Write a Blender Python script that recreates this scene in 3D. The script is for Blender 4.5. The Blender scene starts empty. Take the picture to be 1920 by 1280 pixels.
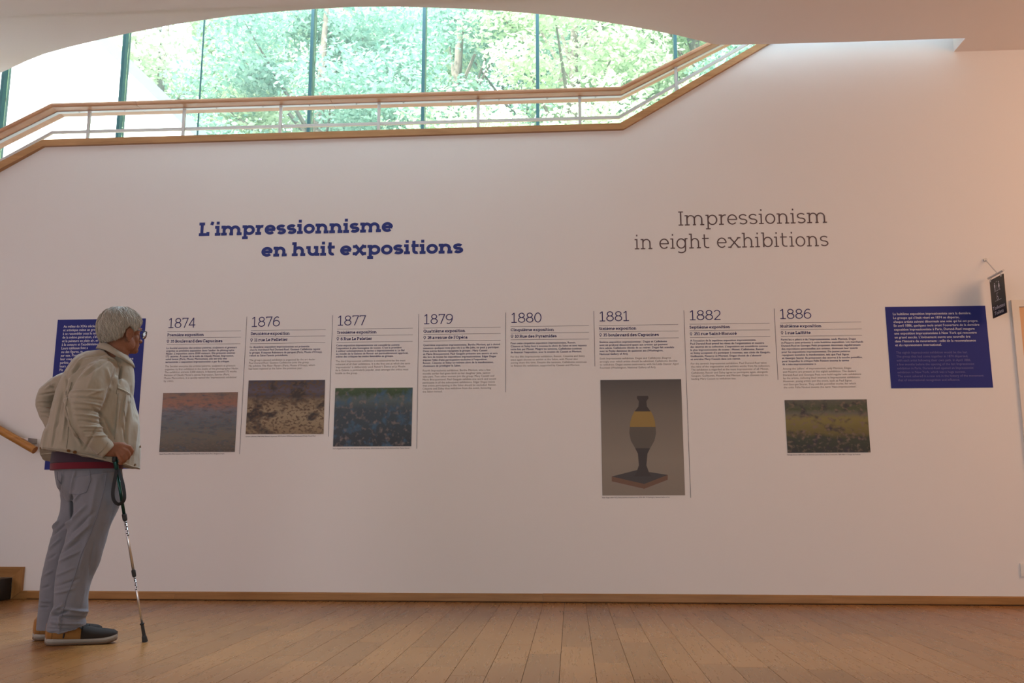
import bpy, bmesh, math, random
import numpy as np
from mathutils import Vector, Matrix
from mathutils.bvhtree import BVHTree
C = bpy.context.scene.collection
R = math.radians
rnd = random.Random(7)

# ------------------------------------------------------------------ camera
H, F, YAW, PITCH = 0.68, 1740.0, R(3.6), math.atan(305 / 1740.0)
W = 6.75                                    # distance of the exhibition wall
cam_d = bpy.data.cameras.new('camera'); cam = bpy.data.objects.new('camera', cam_d); C.objects.link(cam)
cam_d.sensor_width = 36; cam_d.lens = F / 1920 * 36; cam_d.clip_end = 300; cam_d.clip_start = .05
cam.location = (0, 0, H); cam.rotation_euler = (R(90) + PITCH, 0, YAW)
bpy.context.scene.camera = cam
O = Vector((0, 0, H))
_Rt = Vector((math.cos(YAW), math.sin(YAW), 0))
_Fw = Vector((-math.sin(YAW) * math.cos(PITCH), math.cos(YAW) * math.cos(PITCH), math.sin(PITCH)))
_Up = _Rt.cross(_Fw)
def ray(x, y): return (_Fw + _Rt * ((x - 960) / F) + _Up * ((640 - y) / F)).normalized()
def at_y(x, y, Y=W):
    d = ray(x, y); return O + d * (Y / d.y)
def at_z(x, y, Z):
    d = ray(x, y); return O + d * ((Z - H) / d.z)

# ------------------------------------------------------------------ world, sun, lights, exposure
sc = bpy.context.scene
sc.view_settings.view_transform = 'Standard'; sc.view_settings.look = 'None'
sc.view_settings.exposure = 0.10; sc.view_settings.gamma = 1.0; sc.view_settings.use_curve_mapping = False
wd = bpy.data.worlds.new('sky'); sc.world = wd; wd.use_nodes = True
nt = wd.node_tree; bg = nt.nodes['Background']
sky = nt.nodes.new('ShaderNodeTexSky'); sky.sky_type = 'NISHITA'; sky.sun_disc = False
sky.sun_elevation = R(48); sky.sun_rotation = R(200); sky.air_density = 1.0; sky.dust_density = 4.0; sky.ozone_density = 1
mixw = nt.nodes.new('ShaderNodeMix'); mixw.data_type = 'RGBA'; mixw.inputs[0].default_value = .35
mixw.inputs[7].default_value = (6, 6.2, 6.6, 1)
nt.links.new(sky.outputs[0], mixw.inputs[6]); nt.links.new(mixw.outputs[2], bg.inputs[0])
bg.inputs[1].default_value = 1.35
def sun(name, rot, e, col):
    l = bpy.data.lights.new(name, 'SUN'); l.energy = e; l.color = col; l.angle = R(.6)
    o = bpy.data.objects.new(name, l); C.objects.link(o); o.rotation_euler = rot; return o
sun('sun', (R(42), 0, R(-28)), 11.0, (1, .96, .88))
def area(name, loc, target, sx, sy, e, col):
    l = bpy.data.lights.new(name, 'AREA'); l.shape = 'RECTANGLE'; l.size = sx; l.size_y = sy; l.energy = e; l.color = col
    o = bpy.data.objects.new(name, l); C.objects.link(o); o.location = loc
    o.rotation_euler = (Vector(target) - Vector(loc)).to_track_quat('-Z', 'Y').to_euler(); return o
area('window_daylight_left', (-6.6, 1.0, 2.3), (0, 3.5, 1.2), 5.0, 2.6, 132, (1.0, .81, .88))
area('low_fill_behind', (.5, -3.2, .75), (.3, W, .5), 9.0, 1.1, 155, (.86, .98, 1.0))  # unseen fill lamp, added low down to bring up the wall
area('warm_ceiling_lamp_right', (5.8, 4.0, 3.4), (3.6, W, 2.4), 1.9, 1.9, 82, (1, .56, .30))
area('skylight_upper_hall', (0.5, 8.3, 7.7), (0.5, 7.6, 0), 11, 1.8, 1700, (.56, .79, 1.0))

# ------------------------------------------------------------------ materials
def pmat(name, col, rough=.6, metal=0., bump=0., bscale=60., var=0., vscale=4., spec=.5, coat=0., stretch=None, detail=4):
    m = bpy.data.materials.new(name); m.use_nodes = True; n = m.node_tree.nodes; l = m.node_tree.links
    b = n['Principled BSDF']; b.inputs['Base Color'].default_value = (*col, 1); b.inputs['Roughness'].default_value = rough
    b.inputs['Metallic'].default_value = metal; b.inputs['Specular IOR Level'].default_value = spec
    b.inputs['Coat Weight'].default_value = coat
    tc = n.new('ShaderNodeTexCoord'); mp = n.new('ShaderNodeMapping'); l.new(tc.outputs['Object'], mp.inputs[0])
    if stretch: mp.inputs['Scale'].default_value = stretch
    if var:
        nz = n.new('ShaderNodeTexNoise'); nz.inputs['Scale'].default_value = vscale; nz.inputs['Detail'].default_value = detail
        l.new(mp.outputs[0], nz.inputs['Vector'])
        mx = n.new('ShaderNodeMix'); mx.data_type = 'RGBA'
        mx.inputs[6].default_value = (*[c * (1 - var) for c in col], 1); mx.inputs[7].default_value = (*[min(1, c * (1 + var)) for c in col], 1)
        l.new(nz.outputs[0], mx.inputs[0]); l.new(mx.outputs[2], b.inputs['Base Color'])
    if bump:
        nb = n.new('ShaderNodeTexNoise'); nb.inputs['Scale'].default_value = bscale; nb.inputs['Detail'].default_value = 3
        l.new(mp.outputs[0], nb.inputs['Vector'])
        bp = n.new('ShaderNodeBump'); bp.inputs['Strength'].default_value = bump; bp.inputs['Distance'].default_value = .004
        l.new(nb.outputs[0], bp.inputs['Height']); l.new(bp.outputs[0], b.inputs['Normal'])
    return m
def wood(name, c1, c2, rough=.35, axis='x', scale=1., rand=0., coat=0.):
    m = bpy.data.materials.new(name); m.use_nodes = True; n = m.node_tree.nodes; l = m.node_tree.links
    b = n['Principled BSDF']; b.inputs['Roughness'].default_value = rough; b.inputs['Coat Weight'].default_value = coat; b.inputs['Specular IOR Level'].default_value = .33
    tc = n.new('ShaderNodeTexCoord'); mp = n.new('ShaderNodeMapping'); l.new(tc.outputs['Object'], mp.inputs[0])
    oi = n.new('ShaderNodeObjectInfo'); geo = n.new('ShaderNodeNewGeometry')
    ad = n.new('ShaderNodeMath'); ad.operation = 'ADD'; l.new(oi.outputs['Random'], ad.inputs[0]); l.new(geo.outputs['Random Per Island'], ad.inputs[1])
    fr = n.new('ShaderNodeMath'); fr.operation = 'FRACT'; l.new(ad.outputs[0], fr.inputs[0])
    ml = n.new('ShaderNodeMath'); ml.operation = 'MULTIPLY'; ml.inputs[1].default_value = 37.0; l.new(fr.outputs[0], ml.inputs[0])
    cb = n.new('ShaderNodeCombineXYZ'); l.new(ml.outputs[0], cb.inputs[0]); l.new(ml.outputs[0], cb.inputs[1]); l.new(cb.outputs[0], mp.inputs['Location'])
    s = {'x': (.6, 9, 9), 'y': (9, .6, 9), 'z': (9, 9, .6)}[axis]; mp.inputs['Scale'].default_value = [k * scale for k in s]
    nz = n.new('ShaderNodeTexNoise'); nz.inputs['Scale'].default_value = 3; nz.inputs['Detail'].default_value = 8; nz.inputs['Roughness'].default_value = .65; nz.inputs['Distortion'].default_value = .6
    l.new(mp.outputs[0], nz.inputs['Vector'])
    mx = n.new('ShaderNodeMix'); mx.data_type = 'RGBA'; mx.inputs[6].default_value = (*c1, 1); mx.inputs[7].default_value = (*c2, 1)
    rp = n.new('ShaderNodeMapRange'); rp.inputs[1].default_value = .3; rp.inputs[2].default_value = .7; l.new(nz.outputs[0], rp.inputs[0]); l.new(rp.outputs[0], mx.inputs[0])
    hs = n.new('ShaderNodeHueSaturation'); l.new(mx.outputs[2], hs.inputs['Color'])
    mr = n.new('ShaderNodeMapRange'); mr.inputs[3].default_value = 1 - rand; mr.inputs[4].default_value = 1 + rand; l.new(fr.outputs[0], mr.inputs[0]); l.new(mr.outputs[0], hs.inputs['Value'])
    l.new(hs.outputs[0], b.inputs['Base Color'])
    rr = n.new('ShaderNodeMapRange'); rr.inputs[3].default_value = rough - .03; rr.inputs[4].default_value = rough + .05; l.new(nz.outputs[0], rr.inputs[0]); l.new(rr.outputs[0], b.inputs['Roughness'])
    bp = n.new('ShaderNodeBump'); bp.inputs['Strength'].default_value = .04; bp.inputs['Distance'].default_value = .001; l.new(nz.outputs[0], bp.inputs['Height']); l.new(bp.outputs[0], b.inputs['Normal'])
    return m
M = {}
M['wall'] = pmat('wall_paint', (.74, .70, .68), .75, bump=.10, bscale=220, var=.012, vscale=1.2)
M['ceil'] = pmat('ceiling_paint', (.85, .775, .735), .8, bump=.08, bscale=160, var=.012, vscale=1.0)
M['upper'] = pmat('upper_hall_paint', (.80, .79, .78), .8)
M['oak'] = wood('oak_trim', (.27, .125, .035), (.40, .20, .068), .36, 'x', 1.2, .06)
M['oakz'] = wood('oak_trim_upright', (.27, .125, .035), (.40, .20, .068), .36, 'z', 1.2, .06)
M['beech'] = wood('beech_handrail', (.44, .22, .12), (.56, .31, .18), .45, 'x', 1.0, .04)
M['rod'] = wood('varnished_handrail', (.32, .13, .025), (.46, .21, .05), .3, 'x', 1.5, .02)
M['cap'] = wood('wall_cap_wood', (.34, .17, .07), (.50, .27, .12), .45, 'x', 1.0, .04)
M['plank'] = wood('oak_parquet', (.252, .108, .029), (.288, .127, .037), .27, 'y', 1.6, .15)
M['plank'].node_tree.nodes['Bump'].inputs['Strength'].default_value = .006
M['sub'] = pmat('dark_subfloor', (.05, .03, .02), .9)
M['steel'] = pmat('brushed_steel', (.56, .54, .53), .5, .3, bump=.05, bscale=300)
M['steeld'] = pmat('dull_steel', (.38, .34, .31), .45, .7)
M['mull'] = pmat('dark_green_mullion', (.02, .055, .055), .35, .3)
M['black'] = pmat('black_stone_step', (.008, .007, .007), .45)
M['concrete'] = pmat('grey_concrete', (.45, .44, .42), .8, var=.05)
M['vinyl_blue'] = pmat('blue_vinyl', (.035, .05, .21), .5, spec=.15)
M['poster'] = pmat('blue_poster_print', (.030, .036, .190), .6, var=.02, vscale=9, spec=.12)
M['vinyl_navy'] = pmat('navy_vinyl', (.035, .028, .12), .5, spec=.15)
M['vinyl_grey'] = pmat('grey_vinyl', (.125, .085, .085), .5, spec=.15)
M['vinyl_pale'] = pmat('pale_grey_vinyl', (.27, .215, .20), .5, spec=.15)
M['vinyl_dark'] = pmat('dark_grey_vinyl', (.07, .055, .085), .5, spec=.15)
M['ink_white'] = pmat('white_ink', (.66, .62, .68), .5)
M['ink_mauve'] = pmat('mauve_ink', (.15, .12, .30), .5)
M['signblack'] = pmat('black_sign_plastic', (.012, .010, .010), .4)
M['white'] = pmat('white_plastic', (.72, .70, .66), .4)
M['door'] = wood('orange_wood_door', (.60, .33, .17), (.70, .42, .24), .35, 'z', .6, .02)
M['frame'] = pmat('cream_door_frame', (.70, .64, .58), .5)

def glassmat():
    m = bpy.data.materials.new('glare_veil_glass'); m.use_nodes = True; n = m.node_tree.nodes; l = m.node_tree.links; n.clear()
    out = n.new('ShaderNodeOutputMaterial'); tr = n.new('ShaderNodeBsdfTransparent'); tr.inputs[0].default_value = (.90, .97, .95, 1)
    gl = n.new('ShaderNodeBsdfGlossy'); gl.inputs['Roughness'].default_value = .02
    tl = n.new('ShaderNodeBsdfTranslucent'); tl.inputs[0].default_value = (.80, .95, .95, 1)  # translucent share puts the pale outdoor glare into the glass itself
    fr = n.new('ShaderNodeFresnel'); fr.inputs[0].default_value = 1.45
    m1 = n.new('ShaderNodeMixShader'); m1.inputs[0].default_value = .045; l.new(tr.outputs[0], m1.inputs[1]); l.new(tl.outputs[0], m1.inputs[2])
    m2 = n.new('ShaderNodeMixShader'); l.new(fr.outputs[0], m2.inputs[0]); l.new(m1.outputs[0], m2.inputs[1]); l.new(gl.outputs[0], m2.inputs[2])
    l.new(m2.outputs[0], out.inputs[0]); return m
M['glass'] = glassmat()
def leafmat(name, c1, c2):
    m = bpy.data.materials.new(name); m.use_nodes = True; n = m.node_tree.nodes; l = m.node_tree.links; n.clear()
    out = n.new('ShaderNodeOutputMaterial'); geo = n.new('ShaderNodeNewGeometry')
    mx = n.new('ShaderNodeMix'); mx.data_type = 'RGBA'; mx.inputs[6].default_value = (*c1, 1); mx.inputs[7].default_value = (*c2, 1)
    l.new(geo.outputs['Random Per Island'], mx.inputs[0])
    d = n.new('ShaderNodeBsdfDiffuse'); t = n.new('ShaderNodeBsdfTranslucent'); l.new(mx.outputs[2], d.inputs[0]); l.new(mx.outputs[2], t.inputs[0])
    ms = n.new('ShaderNodeMixShader'); ms.inputs[0].default_value = .45; l.new(d.outputs[0], ms.inputs[1]); l.new(t.outputs[0], ms.inputs[2])
    l.new(ms.outputs[0], out.inputs[0]); return m
M['leaf0'] = leafmat('bright_green_leaves', (.42, .53, .32), (.70, .76, .56))
M['leaf1'] = leafmat('blue_green_leaves', (.17, .33, .26), (.40, .54, .44))
M['bark'] = pmat('bark', (.13, .10, .08), .9, bump=.5, bscale=20, var=.3)
M['render_w'] = pmat('white_render', (.88, .88, .90), .8)
M['zinc'] = pmat('zinc_coping', (.055, .075, .10), .6, .0)
M['grass'] = pmat('lawn', (.10, .22, .05), .9, var=.4, vscale=3)

# ------------------------------------------------------------------ mesh helpers
class MB:
    def __init__(s): s.v = []; s.f = []
    def add(s, vs, fs):
        k = len(s.v); s.v += [tuple(v) for v in vs]; s.f += [tuple(i + k for i in f) for f in fs]; return s
    def box(s, a, b):
        (x0, y0, z0), (x1, y1, z1) = a, b
        return s.add([(x0, y0, z0), (x1, y0, z0), (x1, y1, z0), (x0, y1, z0), (x0, y0, z1), (x1, y0, z1), (x1, y1, z1), (x0, y1, z1)],
                     [(3, 2, 1, 0), (4, 5, 6, 7), (0, 1, 5, 4), (1, 2, 6, 5), (2, 3, 7, 6), (3, 0, 4, 7)])
    def hexa(s, lo, hi):   # two quads lo (4 pts) and hi (4 pts)
        return s.add(list(lo) + list(hi), [(3, 2, 1, 0), (4, 5, 6, 7), (0, 1, 5, 4), (1, 2, 6, 5), (2, 3, 7, 6), (3, 0, 4, 7)])
    def prism(s, pts, vec):  # polygon extruded by vec
        n = len(pts); vec = Vector(vec); p = [Vector(q) for q in pts]
        return s.add(p + [q + vec for q in p], [tuple(range(n))[::-1], tuple(range(n, 2 * n))] + [(i, (i + 1) % n, (i + 1) % n + n, i + n) for i in range(n)])
    def tube(s, pts, rad, n=10, cap=True):
        pts = [Vector(p) for p in pts]; rad = rad if isinstance(rad, (list, tuple)) else [rad] * len(pts)
        T = [(pts[min(i + 1, len(pts) - 1)] - pts[max(i - 1, 0)]).normalized() for i in range(len(pts))]
        a = T[0].orthogonal().normalized(); vs = []
        for p, t, r in zip(pts, T, rad):
            a = (a - t * a.dot(t)).normalized(); b = t.cross(a)
            vs += [p + (a * math.cos(2 * math.pi * k / n) + b * math.sin(2 * math.pi * k / n)) * r for k in range(n)]
        fs = [(i * n + k, i * n + (k + 1) % n, (i + 1) * n + (k + 1) % n, (i + 1) * n + k) for i in range(len(pts) - 1) for k in range(n)]
        if cap: fs += [tuple(range(n))[::-1], tuple(range((len(pts) - 1) * n, len(pts) * n))]
        return s.add(vs, fs)
    def loft(s, rings, cap=True):
        n = len(rings[0]); vs = [v for r in rings for v in r]
        fs = [(i * n + k, i * n + (k + 1) % n, (i + 1) * n + (k + 1) % n, (i + 1) * n + k) for i in range(len(rings) - 1) for k in range(n)]
        if cap: fs += [tuple(range(n))[::-1], tuple(range((len(rings) - 1) * n, len(rings) * n))]
        return s.add(vs, fs)
    def ell(s, c, r, rot=None, nu=24, nv=16):
        vs = []; c = Vector(c)
        for j in range(1, nv):
            th = math.pi * j / nv
            for i in range(nu):
                ph = 2 * math.pi * i / nu
                v = Vector((r[0] * math.sin(th) * math.cos(ph), r[1] * math.sin(th) * math.sin(ph), r[2] * math.cos(th)))
                if rot: v = rot @ v
                vs.append(c + v)
        t = Vector((0, 0, r[2])); t = rot @ t if rot else t; vs += [c + t, c - t]
        a, b = len(vs) - 2, len(vs) - 1
        fs = [((j) * nu + i, (j + 1) * nu + i, (j + 1) * nu + (i + 1) % nu, j * nu + (i + 1) % nu) for j in range(nv - 2) for i in range(nu)]
        fs += [(a, i, (i + 1) % nu) for i in range(nu)] + [(b, (nv - 2) * nu + (i + 1) % nu, (nv - 2) * nu + i) for i in range(nu)]
        return s.add(vs, fs)
    def mesh(s, name):
        m = bpy.data.meshes.new(name); m.from_pydata(s.v, [], s.f); m.update(); return m
    def build(s, name, mat, parent=None, smooth=False, loc=None, bevel=0., fix=True):
        m = s.mesh(name); return link(name, m, mat, parent, smooth, loc, bevel, fix)
def link(name, m, mat, parent=None, smooth=False, loc=None, bevel=0., fix=True):
    o = bpy.data.objects.new(name, m); C.objects.link(o)
    if mat: m.materials.append(mat)
    if fix and len(m.polygons) < 60000:
        bm = bmesh.new(); bm.from_mesh(m); bmesh.ops.recalc_face_normals(bm, faces=bm.faces)
        if bevel: bmesh.ops.bevel(bm, geom=bm.edges[:], offset=bevel, segments=2, affect='EDGES', profile=.6)
        bm.to_mesh(m); bm.free()
    if smooth: m.polygons.foreach_set('use_smooth', [True] * len(m.polygons))
    if parent: o.parent = parent
    if loc is not None: o.location = loc
    return o
def tag(o, label, cat, group=None, kind=None):
    if label: o['label'] = label
    if cat: o['category'] = cat
    if group: o['group'] = group
    if kind: o['kind'] = kind
    return o
def struct(o): o['kind'] = 'structure'; return o
def empty(name, loc, rz=0.):
    o = bpy.data.objects.new(name, None); C.objects.link(o); o.location = loc; o.rotation_euler = (0, 0, rz); o.empty_display_size = .1; return o
def rebase(e):   # children were built in world space: keep them there
    bpy.context.view_layer.update()
def part(mb, name, mat, root, **k):      # mb built in world coordinates, parented without moving
    o = mb.build(name, mat, None, **k); o.parent = root
    bpy.context.view_layer.update(); o.matrix_parent_inverse = root.matrix_world.inverted(); return o

# ------------------------------------------------------------------ room shell
ZC = at_y(1855, 95).z                        # lower ceiling
ZT = 8.0
XL, XR, YB = -7.0, 7.0, -6.0
YG = W + 2.75                                # glass wall of the upper hall
# exhibition wall: flat sheet, top edge follows the stair; slit at the door is left solid
ptop = [(80, 268), (1166, 237), (1436, 80)]
P = [at_y(*p) for p in ptop]
sl = at_y(0, 310) - P[0]; pl = P[0] + sl * 3.2
kx = P[0].x
zt_r = 7.5
prof = [Vector((kx, W, 0)), P[0], P[1], P[2]]
d = (P[2] - P[1]).normalized(); pe = P[2] + d * ((zt_r - P[2].z) / d.z)
prof += [pe, Vector((XR, W, zt_r)), Vector((XR, W, 0))]
struct(MB().prism(prof, (0, .22, 0)).build('wall_back', M['wall']))
kd = math.tan(R(2.2))                        # the wall bends away a little left of the kink
def kink(v): return Vector((v.x, W + max(0, kx - v.x) * kd, v.z))
pl_end = Vector((XL, W, max(.3, P[0].z + (sl.z / sl.x) * (XL - kx))))
struct(MB().prism([kink(Vector((XL, W, 0))), kink(pl_end), P[0], Vector((kx, W, 0))], (0, .22, 0)).build('wall_back_left', M['wall']))
struct(MB().box((XL - .2, YB - .2, -.1), (XL, W + .8, ZC + .05)).build('wall_left', M['wall']))
struct(MB().box((XR, YB - .2, -.1), (XR + .2, W + .22, ZC)).build('wall_right', M['wall']))
struct(MB().box((XL - .2, YB - .2, -.1), (XR + .2, YB, ZC)).build('wall_front', M['wall']))
# ceiling with the curved opening
edge = [(-420, 330), (-250, 256), (-120, 194), (-50, 161), (0, 137), (20, 128), (50, 114), (83, 101), (130, 88), (180, 76), (240, 62.5), (328, 45.5), (433, 30), (520, 22), (590, 17), (660, 13),
        (740, 12.3), (798, 14), (850, 15.5), (900, 18), (955, 21.5), (1007, 26), (1060, 31.5), (1107, 37), (1173, 47.5), (1220, 56), (1267, 65.5), (1313, 76.5), (1330, 81), (1345, 83.5), (1370, 84), (1443, 82.5), (1613, 78), (1810, 71.5), (1789, 98)]
ep = [at_z(x, y, ZC) for x, y in edge]
ep = [Vector((p.x, min(p.y, W + .0), ZC)) for p in ep]; ep[-1].y = W
yc0 = at_z(0, 20, ZC); yc1 = at_z(440, 0, ZC)
print('ZC', ZC, 'edge', [(round(p.x, 2), round(p.y, 2)) for p in ep], 'crease', yc0, yc1)
YC = (yc0.y + yc1.y) / 2
def strip(pts, y0, name):
    mb = MB(); n = len(pts)
    for i in range(n - 1):
        a, b = pts[i], pts[i + 1]
        if abs(b.x - a.x) < 1e-4: continue
        mb.hexa([Vector((a.x, y0, ZC)), Vector((b.x, y0, ZC)), b, a], [Vector((a.x, y0, ZC + .10)), Vector((b.x, y0, ZC + .10)), b + Vector((0, 0, .10)), a + Vector((0, 0, .10))])
    return mb
cp = [p for p in ep if p.x > XL]
cp = [Vector((XL, cp[0].y, ZC))] + cp
last = ep[-2]; wallpt = ep[-1]
# monotone in x: split at the slanted end of the slit
mono = [p for p in cp[:-2] if p.x < last.x - .01] + [Vector((last.x, last.y, ZC))]
mb = strip(mono, YC, 'c')
mb.box((last.x, YC, ZC), (XR, W, ZC + .7))
struct(mb.build('ceiling', M['ceil']))
mb = MB().box((XL, YB, ZC - .045), (XR, YC, ZC + .30))
o = struct(mb.build('ceiling_lower_field', M['ceil']))
# upper hall
struct(MB().box((-9, 1.8, ZC + .11), (9, 2.0, ZT)).build('wall_upper_near', M['upper']))
struct(MB().box((-9.2, 2.0, ZC + .11), (-9, YG, ZT)).build('wall_upper_left', M['upper']))
struct(MB().box((9, 2.0, ZC + .11), (9.2, YG, ZT)).build('wall_upper_right', M['upper']))
struct(MB().box((-9.2, 1.8, ZT), (9.2, YG + .1, ZT + .3)).build('ceiling_upper', M['upper']))
struct(MB().box((-9.2, W + .5, 2.55), (9.2, YG - .06, 2.75)).build('floor_landing', M['concrete']))
struct(MB().box((-9.2, YG - .05, 0), (9.2, YG + .05, 2.62)).build('wall_upper_plinth', M['upper']))

# floor: subfloor with single planks laid towards the wall
fl = struct(MB().box((XL, YB, -.06), (XR, W + .4, -.022)).build('floor', M['sub']))
PW, g = .147, .0010
x0 = at_z(1048, 1280, 0).x
pm = [MB().box((-PW / 2 + g, -.5, -.02), (PW / 2 - g, .5, 0)).mesh('plank') for _ in range(1)]
for m_ in pm: m_.materials.append(M['plank'])
rest = MB(); npl = 0
row = int((XL - x0) / PW) + 1
while x0 + (row + 1) * PW < XR:
    xc = x0 + (row + .5) * PW; row += 1
    y = YB + rnd.random() * .9
    ys = [YB]
    while y < W - .25: ys.append(y); y += rnd.choice((.55, .7, .85, 1.0, 1.15))
    ys.append(W)
    for a, b in zip(ys, ys[1:]):
        vis = b > 3.35 and abs(xc + .06 * b) < b * .575 + .1
        if vis and npl < 300:
            o = bpy.data.objects.new('plank', pm[0]); C.objects.link(o); o.parent = fl
            o.location = (xc, (a + b) / 2, rnd.uniform(-.0005, 0)); o.scale = (1, (b - a - .0012), 1); npl += 1
        else: rest.box((xc - PW / 2 + g, a + .0006, -.02), (xc + PW / 2 - g, b - .0006, 0))
o = rest.build('planks', M['plank'], fl, fix=False); o['kind'] = 'stuff'
print('planks', npl)

# baseboard in lengths
bh = at_y(960, 1112.5, W - .018).z
bb = empty('baseboard_back', (0, W, 0)); struct(bb)
xs = [at_y(52, 1115).x, at_y(330, 1115).x, at_y(1018, 1115).x, at_y(1560, 1115).x, at_y(1894, 563).x]
def board(xa, xb, th, z1):
    p = [(xa, W, .0045), (xa, W - th + .003, .0045), (xa, W - th, .010), (xa, W - th, z1 - .008), (xa, W - th + .006, z1), (xa, W, z1)]
    return MB().prism([Vector(q) for q in p], (xb - xa - .001, 0, 0))
for i, (a, b) in enumerate(zip(xs, xs[1:])):
    part(board(a, b, .018 + (.001 if i == 2 else 0), bh + (.0015 if i == 2 else 0)), 'board', M['oak'], bb)
part(MB().box((xs[0], W - .010, .0), (xs[-1], W, .006)), 'shadow_strip', M['sub'], bb)  # dark strip laid in as the shadow line under the boards
# stair string trim and black steps on the left
A0, A1, A2 = at_y(44, 1065, W - .02), at_y(38, 1108, W - .02), at_y(24, 1082, W - .02)
tz, riser, tread = A2.z, A2.z, .29
tr = empty('trim_stair', (A0.x, W, 0)); struct(tr)
xo, xi = A0.x, A2.x; tw = xo - xi
part(MB().prism([Vector((x, W - .018, z)) for x, z in [(xi, .001), (xo, bh), (xs[0] + .001, bh), (xs[0] + .001, .001)]], (0, .018, 0)), 'board', M['oak'], bb)
for k in range(5):
    z0, z1 = k * riser, (k + 1) * riser; xe = xi - k * tread
    zb = 0.006 if k == 0 else z0 + .0
    if k == 0: q = [(xi, .006), (xo, bh), (xo, z1 + tw), (xi, z1)]; q = [(xi, .0), (xo + .0, bh * .99), (xo, z1 + tw), (xi, z1)]
    else: q = [(xe, z0), (xe + tw, z0 + tw), (xe + tw, z1 + tw), (xe, z1)]
    part(MB().prism([Vector((x, W - .024, z)) for x, z in q], (0, .03, 0)), 'riser_trim', M['oakz'], tr)
    part(MB().prism([Vector((x, W - .0235, z)) for x, z in [(xe, z1), (xe + tw, z1 + tw), (xe - tread + tw, z1 + tw), (xe - tread, z1)]], (0, .03, 0)), 'tread_trim', M['oak'], tr)
    if xe - tread < XL: break
st = empty('staircase', (xi - .6, W - .7, 0)); tag(st, 'black stair steps rising out of frame at the lower left corner', 'stairs')
for k in range(5):
    part(MB().box((max(XL + .01, xi - (k + 1) * tread) if k < 4 else XL + .01, W - 1.5, 0.001), (xi - k * tread - .001, W - .026, (k + 1) * riser - .002)), 'step', M['black'], st, bevel=.003)

# lower handrail rod
hr = empty('handrail_rod', at_y(65, 845, W - .16)); tag(hr, 'round varnished wooden stair handrail ending at the left behind the man', 'handrail')
a = at_y(65.5, 843.5, W - .13); b = at_y(0, 806, W - .13); dd = (b - a)
part(MB().tube([a, a + dd * 4.5], .029, 20), 'rail', M['rod'], hr, smooth=False)
a2 = at_y(48, 827, W - .10)
mbk = MB().box((a2.x - .03, W - .12, a2.z - .012), (a2.x + .03, W, a2.z + .024))
part(mbk, 'bracket', M['steeld'], hr, bevel=.003)

# ------------------------------------------------------------------ wall cap + upper balustrade
def poly_sheet(top, bot, y0, th, name, mat, root, segnames=None):
    out = []
    for i in range(len(top) - 1):
        a, b, c_, d_ = top[i], top[i + 1], bot[i + 1], bot[i]
        q = [Vector((v.x, y0, v.z)) for v in (a, b, c_, d_)]
        out.append(part(MB().prism(q, (0, th, 0)), name, mat, root))
    return out
cy = W - .03
ct = [at_y(*p, cy) for p in [(-150, 380), (80, 261.5), (1163, 230.5), (1425, 79)]]
cb = [at_y(*p, cy) for p in [(-150, 396), (80.5, 273.5), (1169, 241.5), (1446, 79)]]
for v in (ct[0], cb[0]): pass
capr = empty('trim_wall_cap', (ct[1].x, W, ct[1].z)); struct(capr)
ext = lambda p, q, k: q + (q - p) * k
ct2 = ct[:-1] + [ext(ct[2], ct[3], 1.2)]; cb2 = cb[:-1] + [ext(cb[2], cb[3], 1.2)]
poly_sheet(ct2, cb2, cy, .30, 'cap_board', M['cap'], capr)

bal = empty('balustrade', at_y(640, 250, W + .1)); tag(bal, 'wide beech handrail on steel posts along the upper landing above the texts', 'balustrade')
ry = W + .0
nodes = [(-150, 318), (97, 195), (1163, 163.5), (1332, 78)]
nt_ = [at_y(*p, ry) for p in nodes]; nt_[-1] = ext(nt_[2], nt_[3], .9)
def railprof(p, up):   # cross-section of the board with a rounded nose; p = near top corner
    pts = [(0, -.006), (-.012, -.0), (-.016, -.012), (-.012, -.024), (0, -.03), (.185, -.03), (.185, 0)]
    return [Vector((p.x + up.x * z, p.y + y, p.z + up.z * z)) for y, z in pts]
def ups(nodes):
    o = []
    for i, p in enumerate(nodes):
        t = (nodes[min(i + 1, len(nodes) - 1)] - nodes[max(i - 1, 0)]); 
        if 0 < i < len(nodes) - 1: t = (nodes[i + 1] - p).normalized() + (p - nodes[i - 1]).normalized()
        t = t.normalized(); o.append(Vector((-t.z, 0, t.x)).normalized())
    return o
U = ups(nt_)
cuts = [(1, 2, [0, .13, .52, 1])]
for i in range(len(nt_) - 1):
    fr_ = [0, .155, .50, 1] if i == 1 else [0, 1]
    for f0, f1 in zip(fr_, fr_[1:]):
        pa, pb = nt_[i].lerp(nt_[i + 1], f0), nt_[i].lerp(nt_[i + 1], f1 - (.0008 if f1 < 1 else 0))
        ua = U[i] if f0 == 0 else Vector((0, 0, 1)); ub = U[i + 1] if f1 == 1 else Vector((0, 0, 1))
        part(MB().loft([railprof(pa, ua), railprof(pb, ub)]), 'rail_board', M['beech'], bal)
# steel flat under the board
def band(nodes, offz, y0, wid, th):
    mb = MB(); u = ups(nodes); rings = []
    for p, q in zip(nodes, u):
        c_ = p + q * offz; rings.append([Vector((c_.x, y0, c_.z)), Vector((c_.x, y0 + wid, c_.z)), Vector((c_.x - q.x * th, y0 + wid, c_.z - q.z * th)), Vector((c_.x - q.x * th, y0, c_.z - q.z * th))])
    return mb.loft(rings)
part(band(nt_, -.0305, W + .075, .034, .006), 'support_bar', M['steel'], bal)
# screws
for i, t in [(1, (k + .5) / 12) for k in range(12)]:
    p = nt_[1].lerp(nt_[2], t); q = p + Vector((0, 0, -.039))
    part(MB().tube([Vector((q.x, W + .08, q.z)), Vector((q.x, W + .08, q.z - .003))], .006, 8), 'screw', M['steeld'], bal)
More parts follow.
